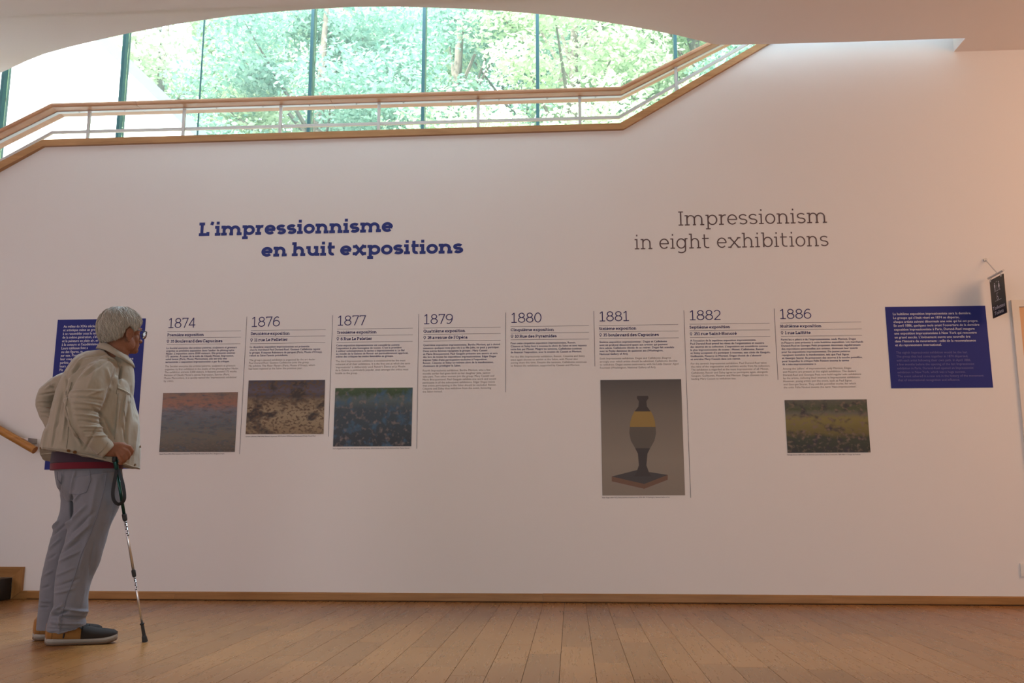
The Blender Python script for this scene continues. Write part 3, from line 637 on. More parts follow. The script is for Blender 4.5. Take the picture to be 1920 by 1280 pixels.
# ---- the eight dated columns
COLS = [
 dict(y='1874', Y=((315.8, 615), (366, 614)), r=[((313.9, 621.6), (451.7, 620.0)), ((313.4, 633.3), (451.7, 631.9)), ((312.7, 645.7), (450.8, 644.1))],
  h=('Première exposition', (313.7, 630.3), (382, 629.5)), a=('35 Boulevard des Capucines', (319.8, 642.2), (416.8, 641.2)), p=(315, 642.6),
  fr=((311.8, 654.1), (310.2, 680.2), 444, ['La Société anonyme des artistes peintres, sculpteurs et graveurs', 'organise sa première exposition dans l’atelier du photographe', 'Nadar. L’exposition attire 3500 visiteurs. Elle présente environ', '175 œuvres. À cause de la toile de Claude Monet, Impression,', 'soleil levant (Paris, Musée Marmottan), elle est très vite', 'surnommée « exposition impressionniste » par la critique.'], (0,)),
  en=((309.5, 688.3), (307.1, 715.8), 447.5, ['The Société anonyme des artistes peintres, sculpteurs et graveurs', 'organises its first exhibition in the studio of the photographer Nadar.', 'The exhibition attracts 3,500 visitors. It features around 175 works.', 'Because of Claude Monet’s canvas Impression, Sunrise (Paris,', 'Musée Marmottan), it is quickly named the ‘impressionist exhibition’', 'by critics.']),
  d=((463, 593.4), (449.1, 851.2))),
 dict(y='1876', Y=((472.1, 612.7), (524.4, 611.5)), r=[((470.5, 619.5), (610.6, 617.6)), ((470, 631.4), (610.1, 629.6)), ((469, 644.1), (609.9, 641.9))],
  h=('Deuxième exposition', (470, 627.9), (543.1, 627.1)), a=('11 rue Le Pelletier', (476.8, 639.8), (539.1, 638.8)), p=(471.6, 640.3),
  fr=((468.6, 652), (467.7, 668), 604, ['La deuxième exposition impressionniste est présentée', 'chez le marchand Paul Durand-Ruel. Gustave Caillebotte rejoint', 'le groupe. Il expose Raboteurs de parquet (Paris, Musée d’Orsay),', 'refusé au Salon l’année précédente.'], ()),
  en=((467.4, 676.6), (466.2, 692.8), 591.2, ['The group’s second exhibition is organised by the art dealer', 'Paul Durand-Ruel. Gustave Caillebotte joins the group.', 'He exhibits The Floor Planers (Paris, Musée d’Orsay), which', 'had been rejected at the Salon the previous year.']),
  d=((623.7, 590.6), (615.8, 818.4))),
 dict(y='1877', Y=((633.4, 610.3), (686.2, 609.4)), r=[((632.3, 616.9), (774, 615)), ((631.8, 629.3), (774, 627.4)), ((631.1, 641.7), (773.6, 639.8))],
  h=('Troisième exposition', (631.8, 625.6), (706, 624.6)), a=('6 Rue Le Peletier', (638.6, 637.8), (697.2, 636.9)), p=(633.4, 638),
  fr=((630.6, 649.2), (629.9, 670), 765.4, ['Cette exposition impressionniste est considérée comme', 'l’exposition la plus homogène de toutes. C’est la première', 'à utiliser volontairement le terme « impressionniste ». Le Bal', 'au moulin de la Galette de Renoir est particulièrement apprécié,', 'même des critiques les moins favorables au groupe.'], ()),
  en=((629.5, 678.7), (628.7, 701.2), 768.9, ['The third Impressionist exhibition is considered to be the most', 'coherent of all their exhibitions. It is the first one at which the term', '‘impressionist’ is deliberately used. Renoir’s Dance at La Moulin', 'de la Galette is particularly popular, even amongst the critics most', 'hostile to the group.']),
  d=((785.3, 588.3), (781.3, 841.1))),
 dict(y='1879', Y=((795.1, 607.6), (849, 606.8)), r=[((794.2, 615), (938.6, 613.1)), ((794.2, 626.9), (938.6, 625)), ((794, 639.4), (938.6, 637.5))],
  h=('Quatrième exposition', (794, 623.3), (872, 622.2)), a=('28 avenue de l’Opéra', (801.5, 635.4), (876.5, 634.4)), p=(796.3, 635.8),
  fr=((793.5, 648.5), (793, 687.6), 937.6, ['Quatrième exposition impressionniste. Berthe Morisot, qui a donné', 'naissance quelques mois plus tôt à sa fille Julie, ne peut y participer.', 'Deux autres femmes rejoignent le groupe : Mary Cassatt', 'et Marie Bracquemond. Paul Gauguin présente une œuvre et sera', 'dès lors de toutes les expositions impressionnistes. Edgar Degas', 'impose l’idée d’une participation exclusive à l’exposition.', 'Renoir, Cézanne et Sisley se retirent alors de la manifestation,', 'choisissant de privilégier le Salon.'], ()),
  en=((792.8, 696.3), (792.3, 735.7), 930.6, ['Fourth Impressionist exhibition. Berthe Morisot, who a few', 'months earlier had given birth to her daughter Julie, cannot', 'take part. Two other women join the group: Mary Cassatt and', 'Marie Bracquemond. Paul Gauguin exhibits one work and would', 'participate in all the subsequent exhibitions. Edgar Degas insists', 'that artists participating in the Salon should be excluded. Renoir,', 'Cézanne and Sisley thus withdraw from the event, favouring', 'the Salon instead.']),
  d=((948.4, 585.6), (948.4, 735))),
 dict(y='1880', Y=((959, 605), (1015.3, 604.3)), r=[((957.6, 612), (1104.4, 610.3)), ((957.6, 624.4), (1104.4, 622.9)), ((957.6, 636.9), (1104.4, 635.4))],
  h=('Cinquième exposition', (957.6, 620.7), (1038.2, 619.9)), a=('10 Rue des Pyramides', (965.6, 632.9), (1043.8, 632.2)), p=(960, 633.2),
  fr=((957.6, 645), (957.6, 661.9), 1100, ['Pour cette cinquième exposition impressionniste, Renoir,', 'Cézanne et Sisley font à nouveau le choix du Salon et sont rejoints', 'cette fois par Monet. Malgré les tensions, Caillebotte continue', 'de financer l’exposition, avec le soutien de Cassatt et Morisot.'], ()),
  en=((957.6, 670.3), (957.6, 687.2), 1100, ['For the fifth Impressionist exhibition, Renoir, Cézanne and Sisley', 'once again choose to exhibit at the Salon, with Monet also', 'joining them this time. Despite the tensions, Caillebotte continues', 'to finance the exhibition, supported by Cassatt and Morisot.']),
  d=((1113.4, 583.1), (1115.3, 686.6))),
 dict(y='1881', Y=((1124.4, 602.4), (1179.4, 601.5)), r=[((1123.3, 610.1), (1271.6, 608.2)), ((1123.3, 621.9), (1272.2, 620.3)), ((1123.7, 634.7), (1272.6, 633)) ],
  h=('Sixième exposition', (1123.3, 618.5), (1193, 617.6)), a=('35 boulevard des Capucines', (1131.2, 630.5), (1235.4, 629.5)), p=(1126, 630.8),
  fr=((1124, 642.8), (1124.4, 665.3), 1264, ['Sixième exposition impressionniste : Degas et Caillebotte', 'sont en profond désaccord quant aux artistes qui peuvent', 'être admis. Caillebotte décide de se retirer. Degas fait scandale', 'avec sa Petite danseuse de quatorze ans (Washington,', 'National Gallery of Art).'], ()),
  en=((1124.4, 673.7), (1125, 691), 1272, ['Sixth Impressionist exhibition. Degas and Caillebotte disagree', 'strongly over which artists should be admitted. Caillebotte decides', 'to withdraw. Degas causes controversy with his Little Dancer Aged', 'Fourteen (Washington, National Gallery of Art).']),
  d=((1282.1, 581.6), (1295, 933))),
 dict(y='1882', Y=((1293.7, 600.2), (1351.3, 599.3)), r=[((1292.7, 607.5), (1443, 605.6)), ((1293, 619.9), (1443.5, 618)), ((1293.9, 632.6), (1444.2, 630.5))],
  h=('Septième exposition', (1293, 615.8), (1368.9, 615)), a=('251 rue Saint-Honoré', (1301.4, 628.2), (1381.6, 627.4)), p=(1295.8, 628.8),
  fr=((1294.1, 640.1), (1295.1, 675), 1444.4, ['À l’occasion de la septième exposition impressionniste,', 'Paul Durand-Ruel prend les rênes de l’organisation et montre', 'des œuvres de sa collection. L’exposition est considérée comme', 'la plus impressionniste de toutes : Monet, Caillebotte, Renoir', 'et Sisley acceptent d’y participer à nouveau, aux côtés de Gauguin,', 'Guillaumin, Pissarro et Morisot. Degas choisit de s’abstenir', 'et entraîne Mary Cassatt dans son retrait.'], ()),
  en=((1295.5, 683.2), (1296.5, 711.8), 1444, ['For the seventh Impressionist exhibition, Paul Durand-Ruel takes', 'the reins of the organisation and exhibits works from his collection.', 'The exhibition is regarded as the most Impressionist of all: Monet,', 'Caillebotte, Renoir and Sisley agree to participate again, alongside', 'Gauguin, Guillaumin, Pissarro and Morisot. Degas chooses not to,', 'leading Mary Cassatt to withdraw too.']),
  d=((1451.4, 578.2), (1458.7, 711.8))),
 dict(y='1886', Y=((1463.1, 597.9), (1521.5, 597.1)), r=[((1462.9, 605.2), (1614.8, 603.5)), ((1463.6, 618), (1615.8, 616.2)), ((1464.3, 630.5), (1616.2, 628.6))],
  h=('Huitième exposition', (1463.1, 613.9), (1540, 613)), a=('1 rue Laffitte', (1472, 626.5), (1520.1, 625.8)), p=(1466.4, 626.8),
  fr=((1464.6, 638.2), (1467.1, 684.4), 1618.6, ['Parmi les « piliers » de l’impressionnisme, seuls Morisot, Degas', 'et Pissarro sont présents à cette huitième exposition. Les marchands', 'Durand-Ruel et Georges Petit proposent désormais régulièrement', 'des expositions personnelles aux artistes, diminuant leur intérêt', 'pour les expositions impressionnistes. De jeunes peintres', 'rejoignent toutefois la manifestation, tels que Paul Signac', 'et Georges Seurat. Ils présentent des œuvres à la touche pointillée,', 'pour lesquelles le critique Félix Fénéon inventa le terme', 'de « néo-impressionnisme ».'], ()),
  en=((1467.8, 692.8), (1469.5, 727.8), 1614.8, ['Among the ‘pillars’ of impressionism, only Morisot, Degas', 'and Pissarro are present at this eighth exhibition. The dealers', 'Durand-Ruel and Georges Petit now hold regular solo exhibitions', 'by the artists, reducing their interest in Impressionist exhibitions.', 'However, young artists join the event, such as Paul Signac', 'and Georges Seurat. They exhibit pointillist works, for which', 'the critic Félix Fénéon invents the term ‘Neo-Impressionism’.']),
  d=None)]
for c in COLS:
    e = empty('timeline_column', at_y(c['Y'][0][0], c['Y'][0][1])); tag(e, 'wall text column headed by the thin navy year %s' % c['y'], 'wall text', 'dated text columns on the exhibition wall')
    sl_ = (c['Y'][1][1] - c['Y'][0][1]) / (c['Y'][1][0] - c['Y'][0][0]) * .9
    mb = MB(); put(mb, slab(c['y'], .082, italic=.0), c['Y'][0], c['Y'][1], capm(*c['Y'][0], 18.6)); part(mb, 'year', M['vinyl_navy'], e, fix=False)
    for A, B in c['r']:
        mb = MB(); rule(mb, A, B, .0022); part(mb, 'rule', M['vinyl_dark'], e, fix=False)
    t, A, B = c['h']; mb = MB(); put(mb, slab(t, .19), A, B, capm(*A, 5.2)); part(mb, 'heading', M['vinyl_navy'], e, fix=False)
    t, A, B = c['a']; mb = MB(); put(mb, slab(t, .19), A, B, capm(*A, 5.4)); part(mb, 'address', M['vinyl_navy'], e, fix=False)
    part(pin(c['p'][0], c['p'][1], 6.2), 'map_pin', M['vinyl_navy'], e, fix=False)
    f = c['fr']; mb = MB(); lines_fit(mb, f[3], f[0], f[1], f[2], -.0125, bold=.012, ital=f[4], cap=capm(*f[0], 3.7)); part(mb, 'french_text', M['vinyl_navy'], e, fix=False)
    f = c['en']; mb = MB(); lines_fit(mb, f[3], f[0], f[1], f[2], -.0125, bold=.0, cap=capm(*f[0], 3.7)); part(mb, 'english_text', M['vinyl_pale'], e, fix=False)
    if c['d']:
        mb = MB(); rule(mb, c['d'][0], c['d'][1], .0028); part(mb, 'divider_line', M['vinyl_dark'], e, fix=False)

# ---- picture prints (plain stand-ins of the same size and general colours)
def printmat(name, stops, nscale, ndist, stretch, spots=None, sscale=14., srange=(.55, .7), spots2=None, s2scale=20):
    m = bpy.data.materials.new(name); m.use_nodes = True; n = m.node_tree.nodes; l = m.node_tree.links; b = n['Principled BSDF']; b.inputs['Roughness'].default_value = .5
    tc = n.new('ShaderNodeTexCoord'); sp = n.new('ShaderNodeSeparateXYZ'); l.new(tc.outputs['Generated'], sp.inputs[0])
    mp = n.new('ShaderNodeMapping'); mp.inputs['Scale'].default_value = stretch; l.new(tc.outputs['Generated'], mp.inputs[0])
    nz = n.new('ShaderNodeTexNoise'); nz.inputs['Scale'].default_value = nscale; nz.inputs['Detail'].default_value = 6; nz.inputs['Roughness'].default_value = .65; l.new(mp.outputs[0], nz.inputs['Vector'])
    ma = n.new('ShaderNodeMath'); ma.operation = 'MULTIPLY_ADD'; ma.inputs[1].default_value = ndist; l.new(nz.outputs[0], ma.inputs[0])
    mb_ = n.new('ShaderNodeMath'); mb_.operation = 'SUBTRACT'; mb_.inputs[1].default_value = ndist * .5; l.new(sp.outputs[2], mb_.inputs[0]); l.new(mb_.outputs[0], ma.inputs[2])
    cr = n.new('ShaderNodeValToRGB'); l.new(ma.outputs[0], cr.inputs[0]); e = cr.color_ramp.elements
    while len(e) < len(stops): e.new(.5)
    for k, (p, c_) in enumerate(stops): e[k].position = p; e[k].color = (*c_, 1)
    last_ = cr.outputs[0]
    for sps, scl, seed in ((spots, sscale, 3.1), (spots2, s2scale, 9.7)):
        if not sps: continue
        m2 = n.new('ShaderNodeMapping'); m2.inputs['Location'].default_value = (seed, seed, seed); m2.inputs['Scale'].default_value = stretch; l.new(tc.outputs['Generated'], m2.inputs[0])
        n2 = n.new('ShaderNodeTexNoise'); n2.inputs['Scale'].default_value = scl; n2.inputs['Detail'].default_value = 3; l.new(m2.outputs[0], n2.inputs['Vector'])
        mr = n.new('ShaderNodeMapRange'); mr.inputs[1].default_value = srange[0]; mr.inputs[2].default_value = srange[1]; l.new(n2.outputs[0], mr.inputs[0])
        mx = n.new('ShaderNodeMix'); mx.data_type = 'RGBA'; mx.inputs[7].default_value = (*sps, 1); l.new(mr.outputs[0], mx.inputs[0]); l.new(last_, mx.inputs[6]); last_ = mx.outputs[2]
    l.new(last_, b.inputs['Base Color']); return m
def panel(name, q, mat, label, cap, capA, capB, group='colour pictures printed on the exhibition wall', th=.003, cat='picture'):
    """q = TL, TR, BR, BL pixels"""
    v = [at_y(*p, W - th) for p in q]; e = empty(name, at_y(*q[3])); tag(e, label, cat, group)
    part(MB().prism(v, (0, th, 0)), 'print', mat, e)
    if cap:
        mb = MB(); put(mb, plain(cap, .0), capA, capB, capm(*capA, 2.5)); part(mb, 'caption', M['vinyl_dark'], e, fix=False)
    return e
m1 = printmat('hazy_print', [(0, (.07, .055, .04)), (.25, (.13, .115, .085)), (.5, (.10, .12, .135)), (.68, (.15, .145, .17)), (.80, (.30, .13, .08)), (1, (.22, .13, .09))], 5, .32, (1.6, 1, 3.2), (.055, .07, .085), 6, (.5, .75), (.16, .11, .08), 16)
panel('picture_print', [(305.9, 736.4), (445.9, 735), (440, 847), (298.4, 847.3)], m1, 'hazy orange and blue-grey picture print under the 1874 column', 'Claude Monet (1840-1926), Impression, soleil levant, 1872 © Musée Marmottan Monet, Paris / Bridgeman Images', (298.4, 851.9), (420.5, 851.1))
m2 = printmat('ochre_print', [(0, (.24, .16, .08)), (.35, (.32, .24, .14)), (.62, (.22, .15, .08)), (.72, (.06, .045, .055)), (.80, (.10, .075, .095)), (1, (.05, .04, .055))], 4, .16, (1, 1, 1), (.03, .018, .012), 5, (.5, .62), (.10, .055, .025), 24)
e = panel('picture_print', [(466.2, 713), (609.4, 711.8), (606.4, 813.3), (460.4, 813.6)], m2, 'ochre and dark brown picture print under the 1876 column', 'Gustave Caillebotte (1848-1894), Raboteurs de parquet, 1875 © photo : RMN-Grand Palais (musée d’Orsay) / Franck Raux', (460.4, 819.2), (591.6, 818))
m3 = printmat('mottled_print', [(0, (.02, .022, .03)), (.4, (.03, .045, .06)), (.6, (.035, .05, .065)), (.82, (.08, .11, .11)), (.9, (.03, .06, .02)), (1, (.05, .09, .03))], 7, .3, (1.4, 1, 1), (.20, .15, .135), 11, (.54, .74), (.04, .10, .17), 8)
panel('picture_print', [(628.7, 727.5), (773.6, 726.3), (771, 836.2), (624.3, 836.9)], m3, 'dark blue-green mottled picture print under the 1877 column', 'Pierre-Auguste Renoir (1841-1919), Bal du moulin de la Galette, 1876 © Musée d’Orsay, Dist. RMN-Grand Palais / Patrice Schmidt', (624.3, 841.9), (767.7, 841))
m4 = printmat('grey_backdrop_print', [(0, (.22, .17, .13)), (.3, (.24, .19, .145)), (.7, (.17, .135, .105)), (1, (.075, .06, .055))], 2, .05, (1, 1, 1))
e4 = panel('picture_print', [(1125.6, 712.1), (1277, 710.5), (1284.4, 928.1), (1129.5, 928.7)], m4, 'tall grey picture print with a dark shape on a square base under the 1881 column', 'Edgar Degas (1834-1917), Petite danseuse de quatorze ans, 1878-1881 © Washington, National Gallery of Art', (1129.1, 933.5), (1255.9, 932.9))
m5 = printmat('green_yellow_print', [(0, (.022, .02, .016)), (.28, (.035, .04, .02)), (.36, (.13, .10, .025)), (.62, (.20, .16, .04)), (.74, (.12, .11, .08)), (.82, (.06, .07, .03)), (1, (.10, .09, .07))], 3, .22, (1, 1, .8), (.03, .02, .03), 8, (.52, .70), (.17, .115, .08), 17)
panel('picture_print', [(1471.1, 749.8), (1625.1, 748.4), (1632.4, 847.9), (1476.8, 848.7)], m5, 'green and yellow picture print under the 1886 column', 'Georges Seurat (1859-1891), Un dimanche après-midi à l’île de la Grande Jatte, 1884-1886 © Chicago Art Institute', (1476.5, 853.4), (1613.4, 852.7))
# plain stand-in printed on the tall picture: a vase on a square base
def flat(px, name, mat, root, y):
    v = [at_y(*p, W - y) for p in px]; return part(MB().add(v, [tuple(range(len(v)))]), name, mat, root, fix=False)
Mi = lambda n, c: pmat(n, c, .5)
ink_d, ink_w, ink_y, ink_t, ink_b = Mi('dark_bronze_ink', (.035, .018, .014)), Mi('brown_wood_ink', (.15, .065, .03)), Mi('ochre_ink', (.28, .17, .03)), Mi('taupe_ink', (.095, .07, .05)), Mi('dark_top_ink', (.045, .03, .028))
flat([(1147, 893), (1194, 881), (1252, 890), (1208, 907)], 'base_top', ink_b, e4, .0034)
flat([(1147, 893), (1208, 907), (1208, 916), (1147, 902)], 'base_side', ink_w, e4, .0036)
flat([(1208, 907), (1252, 890), (1252, 899), (1208, 916)], 'base_side', ink_w, e4, .0036)
def vase(rows, name, ink, y): flat([(1205 - w_, r_) for r_, w_ in rows] + [(1205 + w_, r_) for r_, w_ in rows[::-1]], name, ink, e4, y)
vase([(838, 15), (850, 9), (872, 7), (886, 12), (893, 17)], 'vase_foot', ink_d, .0038)
vase([(798, 24), (812, 25), (826, 22), (840, 14)], 'vase_belly', ink_t, .0040)
vase([(770, 15), (780, 20), (790, 23), (800, 24)], 'vase_band', ink_y, .0042)
vase([(742, 10), (746, 11), (752, 7), (762, 8), (771, 15)], 'vase_neck', ink_d, .0044)

# ---- blue text posters
po = panel('text_poster', [(1659.7, 575.3), (1847.2, 572.8), (1862.2, 726.2), (1671.4, 727.8)], M['poster'], 'square blue text poster on the right near the toilets sign', None, None, None, 'blue text posters on the exhibition wall', .003, 'poster')
mb = MB(); lines_fit(mb, ['La huitième exposition impressionniste sera la dernière.', 'Le groupe qui s’était réuni en 1874 se disperse,', 'chaque artiste suivant désormais une voie qui lui est propre.', 'En avril 1886, quelques mois avant l’ouverture de la dernière', 'exposition impressionniste à Paris, Durand-Ruel inaugure', 'une exposition impressionniste à New York qui rencontre', 'un grand succès. L’évènement ouvre une nouvelle ère', 'dans l’histoire du mouvement : celle de la reconnaissance', 'et du rayonnement international.'], (1674.2, 590.5), (1678.9, 648.9), 1836.2, -.012, bold=.018, Y=W - .0042, cap=capm(1675, 600, 4.6)); part(mb, 'french_text', M['ink_white'], po, fix=False)
mb = MB(); lines_fit(mb, ['The eighth Impressionist exhibition would be the last.', 'The group that had come together in 1874 dispersed,', 'with each artist following their own path. In April 1886,', 'a few months before the opening of the last Impressionist', 'exhibition in Paris, Durand-Ruel opened an Impressionist', 'exhibition in New York, which was a huge success.', 'The event ushered in a new era in the history of the movement:', 'that of international recognition and influence.'], (1680.3, 662.9), (1684, 714.5), 1845, -.008, bold=.0, Y=W - .0042, cap=capm(1675, 680, 4.6)); part(mb, 'english_text', M['ink_mauve'], po, fix=False)
po = panel('text_poster', [(108.3, 599.3), (273.3, 596.7), (252, 878), (83, 880.2)], M['poster'], 'tall blue text poster on the left, behind the standing man', None, None, None, 'blue text posters on the exhibition wall', .003, 'poster')
left = ['Au milieu du XIXe siècle, le c', 'et artistique mène un groupe', 'à se rassembler sous le nom', 'de la même génération, s’int', 'et la peinture en plein air, et s', 'à la censure et l’académisme', 'Leurs tableaux font s', 'ou des figures, m', 'sur eux. Pour', 'leur coup', 'parfois', 'leurs', 'Ple']
mb = MB(); lines_fit(mb, left, (119, 614.2), (111.3, 695.6), 187.5, -.018, bold=.018, Y=W - .0042, cap=capm(120, 650, 5.0))
part(mb, 'french_text', M['ink_white'], po, fix=False)
for t, xr, yb in [('ise', 249.9, 674), ('uit', 247, 700.8), ('s.', 246.7, 708)]:
    mb = MB(); put(mb, plain(t, .018), (xr - 8 * len(t) / 3, yb + .1), (xr, yb), capm(240, yb, 5.0), W - .0042); part(mb, 'french_text', M['ink_white'], po, fix=False)

# ---- toilets sign on its bracket
sx_ = at_y(1853, 520, W - .03).x
sg = empty('toilets_sign', at_y(1853, 487)); tag(sg, 'black hanging toilets sign with white symbols on a steel wall bracket', 'sign')
mt = at_y(1852.5, 487.5, W); mt.x = sx_ + .005
def onx(px, py, X_):
    d_ = ray(px, py); return O + d_ * (X_ / d_.x)
# bar runs out from the wall; its ends follow the photographed bar
barz = at_y(1853, 520, W - .06).z
far_ = Vector((sx_, W - .055, barz)); near_ = onx(1881, 504, sx_)
near_.z = barz
far_ = Vector((sx_, onx(1853, 520, sx_).y, barz)); 
far_.y = min(far_.y, W - .01)
dist = far_.y - near_.y
print('sign bar length', dist, far_, near_)
part(MB().tube([far_, near_], .008, 12), 'bar', M['steel'], sg)
mid = far_.lerp(near_, .62)
part(MB().tube([Vector((sx_, W, mt.z)), Vector((sx_, W - .014, mt.z))], .013, 16), 'wall_mount', M['steel'], sg)
part(MB().tube([Vector((sx_, W - .01, mt.z)), mid], .004, 8), 'stay_rod', M['steel'], sg)
z1 = barz - .022; hgt = barz - onx(1867, 593, sx_).z - .004; ya, yb = far_.y - .02, near_.y + .004
z0 = z1 - (onx(1858, 524, sx_).z - onx(1867, 594, sx_).z)
part(MB().box((sx_ - .003, yb, z0), (sx_ + .003, ya, z1)), 'sign_plate', M['signblack'], sg, bevel=.0012)
for t in (.08, .86):
    y = ya + (yb - ya) * t
    part(MB().box((sx_ - .006, y - .006, z1 - .014), (sx_ + .006, y + .006, barz)), 'clip', M['steel'], sg)
Wd, Hd = ya - yb, z1 - z0; xs_ = sx_ - .0036
def sgn(u, v): return Vector((xs_, ya - u * Wd, z0 + v * Hd))   # u: 0..1 left to right as read, v up
def sput(src, u0, u1, v, capv, name):
    e0, e1 = extent(src); part(MB().add([sgn(u0 + (p[0] - e0) / (e1 - e0) * (u1 - u0), v + p[1] * capv) - Vector((p[2] * 3, 0, 0)) for p in src.v], src.f), name, M['ink_white'], sg, fix=False)
sput(plain('Toilettes', .02), 0.07, .94, .19, .095, 'lettering'); sput(plain('Toilets', .02), 0.16, .82, .055, .095, 'lettering')
def figure(u, v, s, kind):
    mb = MB(); P_ = lambda a, b: sgn(u + a * s, v + b * s * Wd / Hd)
    mb.add([P_(.5 * .34 * math.cos(k * .628), 1.62 + .17 * math.sin(k * .628)) for k in range(10)], [tuple(range(10))])
    if kind == 'm': mb.add([P_(-.26, 1.38), P_(.26, 1.38), P_(.26, .75), P_(.15, .75), P_(.15, 0), P_(-.15, 0), P_(-.15, .75), P_(-.26, .75)], [tuple(range(8))])
    elif kind == 'w': mb.add([P_(-.16, 1.38), P_(.16, 1.38), P_(.36, .5), P_(.13, .5), P_(.13, 0), P_(-.13, 0), P_(-.13, .5), P_(-.36, .5)], [tuple(range(8))])
    else:
        mb.add([P_(-.12, 1.38), P_(.10, 1.38), P_(.10, .85), P_(.50, .85), P_(.62, .2), P_(.80, .2), P_(.80, .08), P_(.5, .08), P_(.36, .68), P_(-.12, .68)], [tuple(range(10))])
        t = MB(); ribbon(t, arc(.08, .42, .40, .40, 120, 380, 20), .11, False); mb.add([P_(a, b) for a, b, _ in t.v], t.f)
    return mb
sc_ = .17
for f_ in (figure(.35, .67, sc_ * .88, 'm'), figure(.65, .67, sc_ * .88, 'w'), figure(.46, .425, sc_ * .72, 'c')):
    nh = 10; part(MB().add(f_.v[:nh], [tuple(range(nh))]), 'symbol_head', M['ink_white'], sg, fix=False)
    part(MB().add(f_.v[nh:], [tuple(i - nh for i in q) for q in f_.f[1:]]), 'symbol_body', M['ink_white'], sg, fix=False)
mb = MB(); mb.add([sgn(.495, .67), sgn(.51, .67), sgn(.51, .80), sgn(.495, .80)], [(0, 1, 2, 3)]); part(mb, 'symbol', M['ink_white'], sg, fix=False)
for v_ in (.648, .400): part(MB().add([sgn(.28, v_), sgn(.74, v_), sgn(.74, v_ + .009), sgn(.28, v_ + .009)], [(0, 1, 2, 3)]), 'underline', M['ink_white'], sg, fix=False)
for v_ in (.875, .585): sput(plain('WC', 0.), .44, .57, v_, .018, 'lettering')

# ================================================================== the man
G0 = at_z(150, 1206, 0)                         # ground point under him
Nn = Vector((G0.x, G0.y, 0)).normalized()       # away from the viewer
Uu = Vector((Nn.y, -Nn.x, 0))                   # to the picture's right
AZ = math.atan2(Uu.y, Uu.x)
man = empty('person', G0, AZ)
tag(man, 'elderly man with grey hair, glasses, beige jacket and light jeans, leaning on a hiking pole', 'person')
def Lp(px, py, dy=0.):                          # photo position -> his own frame (u right, n away, z up)
    d_ = ray(px, py); t = ((G0 - O).dot(Nn) + dy) / d_.dot(Nn); w_ = O + d_ * t - G0
    return Vector((w_.dot(Uu), w_.dot(Nn), w_.z))
def to_world(v): return G0 + Uu * v[0] + Nn * v[1] + Vector((0, 0, v[2]))
def mpp(px, py): return (Lp(px + 1, py) - Lp(px, py)).length
def ringat(c, T, rw, rd, n=28, e=2.0, tw=0.):
    T = T.normalized(); A = T.cross(Vector((0, 1, 0))).normalized(); B = A.cross(T).normalized(); out = []
    for k in range(n):
        a = 2 * math.pi * k / n + tw; ca, sa = math.cos(a), math.sin(a)
        out.append(c + A * rw * math.copysign(abs(ca) ** (2 / e), ca) + B * rd * math.copysign(abs(sa) ** (2 / e), sa))
    return out
def limb(mb, sec, n=28, e=2.0, sub=5, cap=True):
    """sec: (px, py, half width in px, depth radius m, depth offset m); smoothly interpolated"""
    c = [Lp(s[0], s[1], s[4]) for s in sec]; w = [s[2] * mpp(s[0], s[1]) for s in sec]; dd_ = [s[3] for s in sec]
    def cr(a, k, t):
        p0, p1, p2, p3 = a[max(k - 1, 0)], a[k], a[k + 1], a[min(k + 2, len(a) - 1)]
        return (p1 * 2 + (p2 - p0) * t + (p0 * 2 - p1 * 5 + p2 * 4 - p3) * t * t + (p1 * 3 - p0 - p2 * 3 + p3) * t ** 3) * .5
    cc, ww, dq = [], [], []
    for k in range(len(c) - 1):
        for j in range(sub): t = j / sub; cc.append(cr(c, k, t)); ww.append(cr(w, k, t)); dq.append(cr(dd_, k, t))
    cc.append(c[-1]); ww.append(w[-1]); dq.append(dd_[-1])
    rings = []
    for i in range(len(cc)):
        T = cc[min(i + 1, len(cc) - 1)] - cc[max(i - 1, 0)]; rings.append(ringat(cc[i], T, ww[i], dq[i], n, e))
    return mb.loft(rings, cap)
def remesh(mb, vox, smooth=4, name='m'):
    m = mb.mesh(name); bm = bmesh.new(); bm.from_mesh(m); bmesh.ops.recalc_face_normals(bm, faces=bm.faces); bm.to_mesh(m); bm.free()
    o = bpy.data.objects.new('t', m); C.objects.link(o)
    r_ = o.modifiers.new('r', 'REMESH'); r_.mode = 'VOXEL'; r_.voxel_size = vox; r_.use_smooth_shade = True
    if smooth: s_ = o.modifiers.new('s', 'SMOOTH'); s_.factor = .5; s_.iterations = smooth
    dg = bpy.context.evaluated_depsgraph_get(); me = bpy.data.meshes.new_from_object(o.evaluated_get(dg)); bpy.data.objects.remove(o)
    me.name = name; return me
def coords(me): a = np.empty(len(me.vertices) * 3); me.vertices.foreach_get('co', a); return a.reshape(-1, 3)
def normals(me): a = np.empty(len(me.vertices) * 3); me.vertices.foreach_get('normal', a); return a.reshape(-1, 3)
def folds(me, segs, side=.25):
    """press creases into cloth: segs = (x0,y0,x1,y1, width px, height m); positions read on the side facing the viewer"""
    v = coords(me); n = normals(me); d_ = np.zeros(len(v)); face = np.clip((-n[:, 1] + side) / .4, 0, 1)
    for x0_, y0_, x1_, y1_, wpx, amp in segs:
        a = Lp(x0_, y0_); b = Lp(x1_, y1_); w_ = wpx * mpp(x0_, y0_); a = np.array((a.x, a.z)); b = np.array((b.x, b.z)); ab = b - a; L2 = ab @ ab
        q = v[:, [0, 2]]; t = np.clip(((q - a) @ ab) / L2, 0, 1); dist = np.linalg.norm(q - (a + t[:, None] * ab), axis=1)
        taper = np.sin(np.pi * np.clip(t * .9 + .05, 0, 1)) ** .6
        d_ += amp * taper * (np.exp(-(dist / w_) ** 1.5) - .35 * np.exp(-(dist / (2.2 * w_)) ** 2))
    v += n * (d_ * face)[:, None]; me.vertices.foreach_set('co', v.ravel()); me.update()
